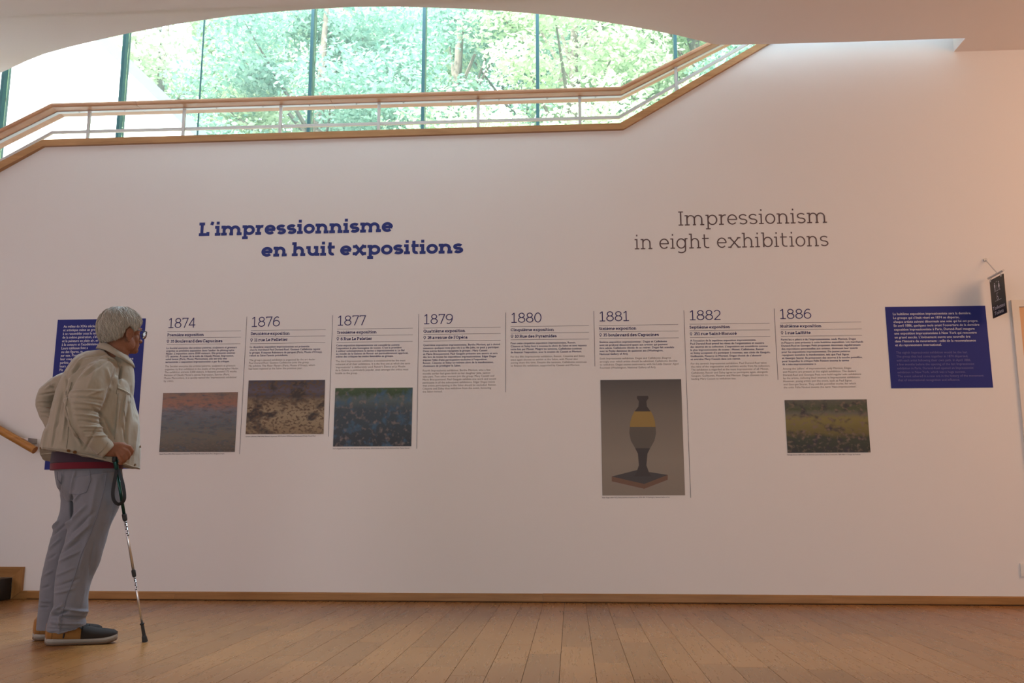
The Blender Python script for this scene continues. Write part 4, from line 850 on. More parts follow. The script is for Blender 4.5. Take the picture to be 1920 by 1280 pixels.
def noise_disp(me, amp, sc, seed=0, st=(1, 1, 1)):
    from mathutils import noise
    v = coords(me); n = normals(me)
    k = np.array([noise.fractal(Vector((p[0] * sc * st[0] + seed, p[1] * sc * st[1], p[2] * sc * st[2])), 1.0, 2.0, 3) for p in v])
    v += n * (k * amp)[:, None]; me.vertices.foreach_set('co', v.ravel()); me.update()
def mine(me, name, mat, smooth=True):
    o = link(name, me, mat, man, smooth, fix=False); return o
def tree_of(me): return BVHTree.FromPolygons([v.co[:] for v in me.vertices], [p.vertices[:] for p in me.polygons])
def onsurf(bvh, px, py, off=.002):
    d_ = ray(px, py); dl_ = Vector((d_.dot(Uu), d_.dot(Nn), d_.z)); ol = O - G0; ol = Vector((ol.dot(Uu), ol.dot(Nn), ol.z))
    h_ = bvh.ray_cast(ol, dl_)
    if h_[0] is None: return None, None
    nn = h_[1] if h_[1].dot(dl_) < 0 else -h_[1]
    return h_[0] + nn * off, nn
def seam(bvh, pts, wpx, name, mat, off=.0015, n=14, th=.002):
    """a narrow strip of cloth or thread lying on the surface"""
    P_, N_ = [], []
    for (a, b) in zip(pts, pts[1:]):
        for k in range(n):
            p, q = onsurf(bvh, a[0] + (b[0] - a[0]) * k / n, a[1] + (b[1] - a[1]) * k / n, off)
            if p is not None: P_.append(p); N_.append(q)
    if len(P_) < 3: return None
    w_ = wpx * mpp(*pts[0]) / 2; mb = MB(); rings = []
    for i, p in enumerate(P_):
        T = (P_[min(i + 1, len(P_) - 1)] - P_[max(i - 1, 0)]).normalized(); s_ = T.cross(N_[i]).normalized()
        rings.append([p - s_ * w_ - N_[i] * th, p - s_ * w_ * .7 + N_[i] * th * .4, p + s_ * w_ * .7 + N_[i] * th * .4, p + s_ * w_ - N_[i] * th])
    mb.loft(rings); o = mb.build(name, mat, man, smooth=True, fix=True); return o

def cloth(name, col, rough=.85, scale=900, bump=.25, var=.06, vs=6, big=.0):
    m = pmat(name, col, rough, bump=bump, bscale=scale, var=var, vscale=vs, spec=.2)
    m.node_tree.nodes['Principled BSDF'].inputs['Sheen Weight'].default_value = .15
    return m
M['jacket'] = cloth('beige_cotton', (.295, .245, .182), .85, 500, .15, .07, 9)
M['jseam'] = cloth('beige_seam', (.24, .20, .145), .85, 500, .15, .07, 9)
M['jlight'] = cloth('pale_worn_seam', (.40, .35, .27), .85, 500, .15, .07, 9)
M['jeans'] = cloth('washed_pale_denim', (.155, .150, .168), .85, 600, .25, .13, 7)
M['jeseam'] = cloth('denim_seam', (.13, .13, .155), .85, 600, .25, .1, 7)
M['plum'] = cloth('dark_plum_shirt', (.040, .022, .032), .9)
M['red'] = cloth('red_shirt_band', (.115, .009, .018), .9)
M['skin'] = pmat('weathered_skin', (.215, .088, .048), .72, bump=.35, bscale=120, var=.14, vscale=18, spec=.2)
M['skin'].node_tree.nodes['Principled BSDF'].inputs['Subsurface Weight'].default_value = .08
M['skin'].node_tree.nodes['Principled BSDF'].inputs['Subsurface Radius'].default_value = (.01, .004, .002)
M['hair'] = pmat('grey_hair', (.34, .29, .235), .65, var=.15, vscale=60, bump=.4, bscale=200)
M['hair2'] = pmat('pale_grey_hair', (.43, .385, .31), .6, var=.15, vscale=30)
M['hair3'] = pmat('dark_grey_hair', (.24, .205, .16), .65, var=.2, vscale=30)
M['gframe'] = pmat('dark_glasses_frame', (.03, .028, .032), .35)
M['brass'] = pmat('brass_button', (.22, .13, .06), .4, .8)
M['sole'] = pmat('pale_rubber_sole', (.27, .235, .20), .6); M['sole2'] = pmat('brown_rubber_outsole', (.12, .07, .04), .7)
M['tan'] = cloth('tan_suede', (.27, .115, .028), .8, 700, .3); M['toe'] = cloth('charcoal_mesh_toe', (.026, .018, .014), .8, 900, .4)
M['toe'].node_tree.nodes['Principled BSDF'].inputs['Sheen Weight'].default_value = 0
M['lace'] = pmat('black_lace', (.012, .012, .012), .8)
M['rubber'] = pmat('black_rubber', (.012, .012, .013), .6); M['grn'] = pmat('dark_green_anodised', (.012, .055, .045), .32, .7)
M['alu'] = pmat('brushed_aluminium_pole', (.62, .60, .60), .3, .9)
M['strapm'] = pmat('black_webbing', (.010, .010, .011), .85, bump=.3, bscale=500)
M['eye'] = pmat('eye_white', (.75, .72, .68), .25); M['iris'] = pmat('iris', (.05, .06, .07), .2)

# ---- head frame: X forward (where he looks), Y to his left, Z up
HC = Lp(228, 622.5); HY = R(33); HS = .985
Hx = Vector((math.cos(HY), math.sin(HY), 0)); Hy_ = Vector((-math.sin(HY), math.cos(HY), 0)); Hz = Vector((.03, 0, 1)).normalized()
def hd(x, y, z): return HC + (Hx * x + Hy_ * y + Hz * z) * HS
Hrot = Matrix((Hx, Hy_, Hz)).transposed()
def hell(mb, c, r, tilt=None):
    rot = Hrot.copy()
    if tilt: rot = Hrot @ Matrix.Rotation(tilt, 3, 'Y')
    return mb.ell(hd(*c), [q * HS for q in r], rot)
body = MB()
hell(body, (-.012, 0, .035), (.098, .076, .088))          # cranium
hell(body, (-.040, 0, .010), (.072, .070, .075))          # occiput
hell(body, (.052, 0, .020), (.042, .062, .062))           # forehead
hell(body, (.040, 0, -.040), (.048, .056, .060))          # mid face
hell(body, (.056, 0, -.080), (.044, .038, .031))          # jaw
hell(body, (.046, 0, -.058), (.056, .052, .052))
hell(body, (.087, 0, -.088), (.021, .024, .019))          # chin
for s_ in (-1, 1):
    hell(body, (.010, s_ * .050, -.062), (.046, .016, .038), .5)    # jaw angle
    hell(body, (.058, s_ * .038, -.034), (.024, .020, .030))        # cheek
    hell(body, (.080, s_ * .026, .022), (.018, .026, .009))         # brow
    hell(body, (.070, s_ * .034, .012), (.017, .018, .006)); hell(body, (.070, s_ * .034, -.007), (.016, .018, .006))
    # ear
    hell(body, (-.008, s_ * .079, -.024), (.020, .007, .033), -.2)
    hell(body, (-.013, s_ * .083, -.010), (.019, .006, .019), -.2)
    hell(body, (-.003, s_ * .077, -.052), (.010, .007, .012))
    body.tube([hd(-.008 + .021 * math.cos(a_), s_ * .0865, -.021 + .032 * math.sin(a_)) for a_ in [R(q_) for q_ in range(-20, 221, 20)]], .0038, 8)
    body.tube([hd(-.016, s_ * .084, -.030), hd(-.008, s_ * .086, -.012), hd(.002, s_ * .084, -.004)], .003, 8)
hell(body, (.100, 0, -.012), (.014, .010, .032), -.42)     # nose bridge
hell(body, (.118, 0, -.034), (.014, .012, .012))           # nose tip
for s_ in (-1, 1): hell(body, (.102, s_ * .012, -.038), (.012, .008, .009))
hell(body, (.099, 0, -.057), (.012, .022, .007)); hell(body, (.097, 0, -.068), (.011, .020, .008)); hell(body, (.080, 0, -.060), (.026, .034, .026))
# neck
body.loft([ringat(Lp(222, 640, 0), Vector((.10, 0, 1)), .060, .062), ringat(Lp(220, 655, 0), Vector((.25, 0, 1)), .062, .066), ringat(Lp(214, 675, 0), Vector((.3, 0, 1)), .056, .055), ringat(Lp(206, 700, 0), Vector((.3, 0, 1)), .06, .06)])
# trunk, arms and legs under the clothes, one skin with the head
limb(body, [(204, 694, 18, .06, 0), (188, 722, 42, .10, .0), (180, 770, 50, .12, .0), (172, 830, 42, .11, .0), (170, 880, 40, .10, .0), (168, 910, 32, .10, .0)])
limb(body, [(186, 700, 14, .04, -.11), (165, 735, 15, .042, -.18), (152, 782, 14, .04, -.20), (172, 815, 12, .035, -.20), (202, 842, 11.5, .024, -.19)])
limb(body, [(180, 700, 14, .045, .12), (128, 722, 13, .04, .20), (88, 752, 12, .038, .23), (104, 800, 11, .034, .18), (122, 826, 9, .026, .14)])
limb(body, [(172, 890, 27, .055, -.05), (176, 960, 19, .05, -.08), (158, 1040, 18, .05, -.09), (142, 1100, 18, .05, -.08), (122, 1160, 11, .035, -.08), (116, 1186, 10, .03, -.08)])
limb(body, [(150, 890, 26, .055, .06), (146, 960, 20, .055, .09), (128, 1040, 18, .055, .10), (112, 1100, 16, .05, .10), (98, 1170, 12, .04, .10), (98, 1186, 12, .04, .10)])
# right hand closed over the handle
HD = -.19
def hp(px, py, dy=0.): return Lp(px, py, HD + dy)
k_ = mpp(220, 845)
limb(body, [(196, 843, 12.5, .026, HD), (206, 843, 13.5, .024, HD - .003), (217, 842, 14.5, .023, HD - .006), (229, 842, 14, .022, HD - .008), (238, 843, 10, .018, HD - .008)])
for pts, r in [([(232, 836, -.012), (243, 838.5, -.018), (247.5, 845, -.010), (245, 851, .006), (238, 853, .018)], [.0125, .0125, .0115, .0105, .0095]),
               ([(229, 841, -.020), (238, 846, -.028), (242.5, 853, -.020), (240, 858.5, -.004), (234, 859, .010)], [.0125, .0120, .0110, .0100, .009]),
               ([(225, 845, -.024), (232, 852, -.033), (235.5, 859, -.026), (233.5, 864, -.010), (229, 863, .006)], [.0120, .0115, .0108, .0100, .009]),
               ([(219, 848, -.024), (224, 856, -.034), (228, 864, -.029), (227.5, 869, -.014), (224, 868, .002)], [.0110, .0108, .0100, .0092, .0085])]:
    body.tube([hp(*p) for p in pts], r, 12); body.ell(hp(*pts[-1]), [r[-1]] * 3, None, 10, 8); body.ell(hp(*pts[0]), [r[0] * 1.05] * 3, None, 10, 8)
body.tube([hp(210, 838, .012), hp(224, 834, .026), hp(236, 838, .030), hp(243, 843, .026)], [.014, .0135, .012, .010], 12); body.ell(hp(243, 843, .026), [.010] * 3, None, 10, 8)
# left hand resting on the hip behind, mostly hidden by the jacket
lh = lambda px, py, dy: Lp(px, py, dy)
body.ell(lh(126, 832, .135), (.04, .022, .045), None, 14, 10)
for j in range(4): body.tube([lh(128 + j * 3, 836, .125), lh(132 + j * 4, 845, .115), lh(136 + j * 4, 850, .110)], [.009, .0085, .007], 8)
body.tube([lh(120, 834, .13), lh(116, 844, .12), lh(118, 850, .11)], [.010, .009, .008], 8)
bme = remesh(body, .0032, 7, 'body'); mine(bme, 'body', M['skin'])
# eyes
for s_ in (-1, 1):
    eb = MB(); hell(eb, (.074, s_ * .030, .004), (.013, .012, .009)); eb.build('eye', M['eye'], man, smooth=True)
    ei = MB(); hell(ei, (.0845, s_ * .030, .004), (.0032, .005, .005)); ei.build('iris', M['iris'], man, smooth=True)
    eb2 = MB()
    for k in range(9):
        y = s_ * (.014 + k * .0042); eb2.tube([hd(.097 - k * .0022, y, .024 + .004 * math.sin(k / 3)), hd(.101 - k * .0022, y + s_ * .008, .028 + .003 * math.sin(k / 3))], [.0022, .0008], 5)
    eb2.build('eyebrow', M['hair2'], man)

# ---- hair: a cap of volume plus locks combed from the crown
def scalp(az, el, add=.0):
    x, y, z = math.cos(el) * math.cos(az), math.cos(el) * math.sin(az), math.sin(el)
    ax = .112 if x > 0 else .122; k = 1 / math.sqrt((x / ax) ** 2 + (y / .086) ** 2 + (z / (.106 if z > 0 else .125)) ** 2)
    return (-.008 + x * (k + add), y * (k + add), .024 + z * (k + add))
def hairlow(az):        # lowest elevation of the hair at this azimuth (0 = forehead)
    a = abs(az); pts = [(0, .50), (.5, .44), (.85, .14), (1.12, -.16), (1.32, -.30), (1.42, -.06), (1.66, .0), (1.86, -.22), (2.02, -.66), (2.4, -.80), (3.15, -.84)]
    for (a0, e0), (a1, e1) in zip(pts, pts[1:]):
        if a0 <= a <= a1: return e0 + (e1 - e0) * (a - a0) / (a1 - a0)
    return -.84
NA, NE = 96, 30; hm = MB(); outer, inner = [], []
for j in range(NE + 1):
    for i in range(NA):
        az = -math.pi + 2 * math.pi * i / NA; lo = hairlow(az); el = lo + (math.pi / 2 - lo) * (j / NE)
        edge_ = min(1, j / 4); ad = .001 + .005 * edge_ + .0012 * math.sin(az * 23 + el * 9) * edge_ + .0010 * math.sin(az * 41 - el * 17)
        outer.append(hd(*scalp(az, el, ad))); inner.append(hd(*scalp(az, el, -.012)))
vs = outer + inner; off_ = len(outer)
fs = [(j * NA + i, j * NA + (i + 1) % NA, (j + 1) * NA + (i + 1) % NA, (j + 1) * NA + i) for j in range(NE) for i in range(NA)]
fs += [(off_ + i, off_ + (i + 1) % NA, (i + 1) % NA, i) for i in range(NA)]
hm.add(vs, fs); hair = hm.build('hair', M['hair'], man, smooth=True)
crown = (2.75, .95)
def lock(az0, el0, steps, seg, lift, thick, mbk, curl):
    pts = []; az, el = az0, el0
    cz = np.array(scalp(crown[0] * (1 if az0 >= 0 else -1), crown[1]))
    ph = rnd.random() * 6.28
    for s_ in range(steps + 1):
        l_ = lift * math.sin(math.pi * min(1, (s_ + .6) / (steps + 1))) + .0055
        pts.append(hd(*scalp(az, el, l_)))
        # comb downwards from the crown, forwards on the front half
        if abs(az) < 1.5: daz, del_ = -.55 * math.copysign(1, az) * seg * 0.4 + .3 * seg * math.sin(ph + s_), -.9 * seg
        else: daz, del_ = -math.copysign(1, az) * .30 * seg + curl * seg * math.sin(ph + s_ * 1.1), -1.0 * seg
        az += daz / max(.3, math.cos(el)); el += del_
        if el < hairlow(max(-3.14, min(3.14, az))) - .04: break
    if len(pts) < 3: return
    n = len(pts); mbk.tube(pts, [thick * (.5 + .5 * math.sin(math.pi * (k + .6) / n)) for k in range(n - 1)] + [thick * .15], 4, cap=False)
for nm, mt_, cnt, thk in (('hair_locks', M['hair2'], 1300, .0011), ('hair_locks', M['hair'], 1500, .0014), ('hair_locks', M['hair3'], 700, .0011)):
    mbk = MB()
    for _ in range(cnt):
        az = rnd.uniform(-math.pi, math.pi); lo = hairlow(az); el = math.asin(rnd.uniform(math.sin(max(lo, -.7)), 1))
        lock(az, el, rnd.randint(5, 12), rnd.uniform(.05, .085), rnd.uniform(.0, .007), thk * rnd.uniform(.6, 1.25), mbk, rnd.uniform(.3, .8))
    o = mbk.build(nm, mt_, hair, smooth=True, fix=False); o['kind'] = 'stuff'

# ---- glasses
gl = MB()
rim = lambda s_: [hd(.118 + .004 * math.cos(a) - .004 * abs(s_ * .034 + .024 * math.cos(a)) * 3, s_ * .033 + .0245 * math.cos(a), -.002 + (.019 if math.sin(a) > 0 else .021) * (abs(math.sin(a)) ** .7) * math.copysign(1, math.sin(a))) for a in [2 * math.pi * k / 24 for k in range(25)]]
for s_ in (-1, 1):
    gl.tube(rim(s_), .0015, 6, cap=False)
    gl.tube([hd(.112, s_ * .060, .010), hd(.100, s_ * .070, .011), hd(.05, s_ * .076, .010), hd(.008, s_ * .081, .010), hd(-.010, s_ * .082, .0), hd(-.018, s_ * .080, -.016)], [.0022, .0022, .002, .0018, .0016, .0014], 6)
gl.tube([hd(.122, -.009, .004), hd(.125, 0, .007), hd(.122, .009, .004)], .0018, 6)
gme = gl.build('glasses', M['gframe'], man, smooth=True)
for s_ in (-1, 1):
    r_ = rim(s_)[:-1]; ln_ = MB().add(r_, [tuple(range(len(r_)))]); ln_.build('lens', M['glass'], gme, fix=False)

# ---- jacket
jk = MB()
# trunk of the jacket: stooped back, front hanging forward
limb(jk, [(210, 668, 22, .085, 0), (200, 680, 40, .125, .005), (186, 700, 60, .165, .01), (179, 730, 71, .185, .01), (176, 765, 80, .190, .01), (176, 800, 87, .192, .01), (172, 830, 93, .195, .01), (171, 850, 95, .195, .01), (171, 872, 94.5, .192, .01), (171, 890, 93, .19, .01)], 40, 2.3)
limb(jk, [(219, 662, 15, .058, .0), (226, 682, 21, .075, .0), (229, 705, 23, .09, .0), (224, 740, 26, .11, .0)], 28)
# right sleeve (near) and left sleeve (far, elbow out behind him)
limb(jk, [(200, 688, 20, .06, -.12), (184, 706, 29, .068, -.155), (167, 738, 31.5, .070, -.185), (155, 768, 30, .068, -.205), (160, 795, 26, .064, -.212), (177, 820, 21, .054, -.208), (196, 840, 17.5, .044, -.198), (203, 846, 16.5, .042, -.196)], 28)
limb(jk, [(178, 700, 22, .07, .12), (140, 712, 24, .066, .17), (104, 728, 23, .062, .215), (86, 748, 21, .058, .235), (87, 768, 18, .054, .225), (97, 790, 17, .050, .205), (112, 812, 16, .045, .17), (120, 824, 14, .042, .15)], 28)
jm = remesh(jk, .0042, 7, 'jacket')
# cut the hem level: everything under the hem line is pushed up to it
v = coords(jm)
h0, h1 = Lp(75, 841), Lp(258, 878)
lim = h0.z + (h1.z - h0.z) * (v[:, 0] - h0.x) / (h1.x - h0.x)
lim = lim - .05 * np.clip((v[:, 1] + .02) / .12, 0, 1) * np.clip((h0.x + .20 - v[:, 0]) / .15, 0, 1)
low = v[:, 2] < lim; v[low, 2] = lim[low]; jm.vertices.foreach_set('co', v.ravel()); jm.update()
noise_disp(jm, .0050, 9, 3, (1, 1, .5))
noise_disp(jm, .0022, 26, 8, (1, 1, .45))
JF = [ # back pleats and long soft folds
 (128, 705, 108, 800, 4, -.006), (137, 700, 118, 830, 3.5, .006), (150, 690, 131, 712, 3, -.007), (155, 676, 138, 700, 3, .006), (120, 720, 100, 840, 3, -.005), (112, 760, 98, 838, 3, .005), (131, 720, 112, 790, 3, .005),
 (126, 740, 135, 800, 2.6, .006), (130, 790, 152, 838, 3, .006), (122, 700, 131, 760, 2.5, -.004),
 # shoulder and armhole
 (199, 671, 226, 690, 2.5, .006), (226, 690, 222, 725, 2.2, -.008), (199, 672, 150, 700, 2.2, .004), (160, 676, 200, 668, 2, -.004), (205, 680, 160, 715, 3, -.004), (190, 683, 150, 718, 3, .005),
 # near sleeve wrinkles around the elbow and forearm
 (131, 742, 185, 742, 2.4, .0045), (130, 752, 190, 758, 2.2, -.005), (133, 762, 189, 768, 2.4, .005), (140, 776, 187, 779, 2.4, -.006), (142, 784, 189, 790, 2.6, .006), (150, 796, 191, 800, 2.2, -.006), (150, 806, 194, 808, 2.4, .006), (158, 816, 198, 815, 2.0, -.005), (162, 824, 202, 822, 2.0, .004), (172, 772, 188, 782, 2.2, -.006), (166, 750, 192, 740, 3, .004),
 (200, 700, 205, 735, 3, .005), (180, 700, 165, 735, 4, .004), (214, 700, 196, 760, 2.5, -.004),
 # far sleeve
 (70, 733, 100, 730, 2.2, -.006), (66, 745, 96, 746, 2.2, .006), (68, 755, 95, 758, 2, -.006), (72, 764, 94, 768, 2, .006), (76, 775, 93, 778, 2, -.005), (82, 722, 100, 712, 3, .005), (90, 712, 100, 722, 2.4, -.006),
 # front panels
 (235, 735, 226, 800, 4, .005), (245, 730, 252, 790, 4, -.005), (240, 760, 232, 830, 3, -.005), (256, 780, 250, 850, 4, .005), (222, 760, 214, 820, 3, .005), (196, 790, 212, 820, 3, -.006), (228, 800, 236, 835, 3, -.004), (186, 800, 160, 846, 2.5, -.004),
 (110, 842, 150, 850, 3, .004), (160, 852, 190, 860, 2.5, -.004), (90, 800, 82, 842, 3, .004)]
folds(jm, [(*f[:4], f[4] * .95, f[5] * 3.0) for f in JF])
# dark inside of the jacket under the hem
mine(jm, 'jacket', M['jacket']); jacket = C.objects['jacket'] if 'jacket' in C.objects else None
jb = tree_of(jm)
# collar
def band3(pts, h, th, name, mat, close=False):
    P_ = [Lp(*p[:3]) for p in pts]; cen = sum(P_, Vector()) / len(P_); rings = []
    # resample smoothly
    Q = []
    for k in range(len(P_) - 1):
        p0, p1, p2, p3 = P_[max(k - 1, 0)], P_[k], P_[k + 1], P_[min(k + 2, len(P_) - 1)]
        for j in range(5):
            t = j / 5; Q.append((p1 * 2 + (p2 - p0) * t + (p0 * 2 - p1 * 5 + p2 * 4 - p3) * t * t + (p1 * 3 - p0 - p2 * 3 + p3) * t ** 3) * .5)
    Q.append(P_[-1])
    for q in Q:
        o_ = (q - cen); o_.z = 0; o_.normalize(); dn_ = Vector((o_.x * .45, o_.y * .45, -1)).normalized()
        rings.append([q, q + o_ * th, q + o_ * th * 1.2 + dn_ * h * .5, q + dn_ * h + o_ * th, q + dn_ * h, q + dn_ * h * .5 - o_ * th * .2])
    return MB().loft(rings).build(name, mat, man, smooth=True)
band3([(246, 676, -.012), (241, 671.5, -.040), (231, 663, -.066), (218, 654.5, -.076), (205, 645.5, -.062), (194, 641, -.032), (189, 641, .0), (193, 641, .045), (206, 646, .078), (222, 656, .082), (236, 668, .055), (243, 678, .02)], .040, .006, 'collar', M['jacket'])
# hem band, cuff, seams, pocket flap
seam(jb, [(80, 838.5), (98, 841), (130, 845.5), (165, 852), (188, 857.5), (200, 860)], 2.0, 'hem_seam', M['jseam'])
seam(jb, [(77, 851), (98, 849), (130, 853), (165, 860), (186, 865)], 1.8, 'hem_edge', M['jlight'])
seam(jb, [(228, 866), (240, 871), (256, 876.5)], 1.8, 'hem_edge', M['jlight'])
seam(jb, [(134, 716), (126, 746), (123, 765), (132, 797), (146, 818), (152, 832)], 2.2, 'sleeve_seam', M['jseam'])
seam(jb, [(203, 672), (219, 677), (225.5, 692), (222, 716), (218, 740)], 1.6, 'armhole_seam', M['jseam'])
seam(jb, [(222, 737), (218, 790), (214.5, 826)], 1.3, 'front_seam', M['jseam'])
seam(jb, [(236, 790), (231, 760), (236, 740)], 1.0, 'front_seam', M['jseam'])
seam(jb, [(128, 800), (127, 820), (124, 842)], 1.2, 'back_seam', M['jseam'])
seam(jb, [(221, 727), (231, 731), (243, 738)], 2.4, 'pocket_flap', M['jlight'], off=.003)
seam(jb, [(221, 729), (231, 733.5), (243, 740.5)], 1.4, 'flap_shadow_edge', M['jseam'])  # darker strip: shade below the flap put in as colour
seam(jb, [(243, 738), (245, 745), (244, 755)], 1.4, 'pocket_edge', M['jseam'])
seam(jb, [(182, 852), (190, 845), (199, 836), (203, 829)], 1.4, 'cuff_seam', M['jseam'])
for px, py in ((129, 844), (140.5, 846.5), (76.5, 840), (262, 837), (252.5, 871)):
    p, q = onsurf(jb, px, py, .001)
    if p is None: continue
    MB().tube([p, p + q * .004], .0085 if px > 100 and px < 200 else .006, 14).build('button', M['brass'], man, bevel=.0)

# ---- shirt hem below the jacket
sh = MB()
limb(sh, [(165, 838, 66, .150, .01), (164, 855, 68, .152, .01), (163, 869, 68.5, .154, .01)], 36, 2.3); sm_ = sh.build('shirt', M['plum'], man, smooth=True)
sh = MB(); limb(sh, [(163.5, 868, 69, .155, .01), (163, 880, 69, .156, .01)], 36, 2.3)
v_ = [Vector(q) for q in sh.v]; sh.v = [tuple(q) for q in v_]; sh.build('shirt_band', M['red'], sm_, smooth=True)

# ---- trousers
tj = MB()
limb(tj, [(166, 868, 64, .142, .01), (168, 890, 63, .145, .01), (172, 912, 60, .140, .01), (172, 935, 50, .12, .02)], 36, 2.2)
limb(tj, [(178, 895, 50, .105, -.055), (182, 930, 47, .100, -.07), (176, 960, 41, .092, -.08), (166, 990, 38, .086, -.085), (158, 1020, 37.5, .082, -.09), (148, 1052, 38.5, .080, -.09), (138, 1085, 35, .076, -.09), (133.5, 1115, 32.5, .073, -.09), (132, 1140, 32.5, .073, -.09), (126, 1157, 34, .074, -.09), (124, 1172, 36, .076, -.09), (121, 1186, 34.5, .076, -.09)], 32, 2.1)
limb(tj, [(150, 895, 44, .105, .07), (152, 930, 40, .098, .09), (146, 965, 36, .090, .10), (133, 1000, 37, .085, .11), (122, 1040, 35, .080, .115), (112, 1080, 33, .076, .12), (105, 1120, 32, .073, .12), (100, 1155, 31, .073, .12), (98, 1180, 31, .075, .12)], 32, 2.1)
tm = remesh(tj, .0042, 6, 'trousers')
v = coords(tm)
ha, hb = Lp(87, 1189, -.09), Lp(162, 1169, -.09)
near_m = v[:, 1] < .03
lim = ha.z + (hb.z - ha.z) * np.clip((v[:, 0] - ha.x) / (hb.x - ha.x), 0, 1) ** 1.5
low = near_m & (v[:, 2] < lim); v[low, 2] = lim[low]; tm.vertices.foreach_set('co', v.ravel()); tm.update()
noise_disp(tm, .0065, 8, 5, (1, 1, .45)); noise_disp(tm, .0018, 22, 2, (1, 1, .6))
TF = [(141, 885, 134, 928, 2.6, .006), (134, 928, 136, 975, 3, -.010), (150, 925, 140, 940, 2.4, .004), (134, 975, 125, 992, 3, .008), (160, 948, 128, 985, 4, .007), (175, 960, 132, 1000, 4, -.006), (170, 980, 128, 1020, 4, .006), (182, 900, 165, 985, 6, .004),
      (150, 1010, 116, 1035, 3.4, -.005), (150, 1030, 112, 1050, 3, .005), (165, 1000, 150, 1060, 5, .005), (176, 1010, 168, 1075, 5, -.004), (140, 1060, 108, 1075, 3, .004), (150, 1080, 106, 1095, 3, -.004), (140, 1098, 104, 1108, 3, .004), (160, 1090, 152, 1130, 4, .004),
      (118, 1128, 100, 1145, 3, .009), (130, 1138, 98, 1150, 2.6, -.009), (165, 1142, 118, 1134, 3, .008), (160, 1153, 108, 1148, 3, -.009), (152, 1163, 98, 1160, 3, .007), (150, 1172, 92, 1172, 2.4, -.004), (113, 1142, 112, 1180, 3, .004),
      (111, 975, 98, 992, 3, .008), (120, 985, 96, 1005, 3, -.006), (112, 1010, 92, 1030, 3, .005), (104, 1040, 88, 1050, 3, -.004), (98, 1070, 82, 1080, 3, .004), (92, 1100, 78, 1105, 3, -.004), (92, 1130, 74, 1128, 3, .006), (90, 1140, 72, 1142, 2.6, -.006),
      (115, 900, 110, 925, 3, -.006), (120, 880, 116, 915, 2.4, .004)]
folds(tm, [(*f[:4], f[4] * 1.0, f[5] * 2.8) for f in TF])
mine(tm, 'trousers', M['jeans']); tb = tree_of(tm)
seam(tb, [(200, 884), (196, 915), (184, 960), (170, 1000), (152, 1040), (140, 1080), (124, 1122), (117, 1150), (113, 1186)], 1.6, 'side_seam', M['jeseam'])
seam(tb, [(168, 880), (170, 900), (162, 922), (148, 927), (133, 925), (132, 935)], 1.5, 'back_pocket_seam', M['jeseam'])
seam(tb, [(108, 884), (108, 898), (115, 908), (116, 884)], 1.2, 'far_pocket_seam', M['jeseam'])
seam(tb, [(88, 1184), (112, 1182), (138, 1179), (158, 1167)], 1.5, 'hem_seam', M['jeseam'])

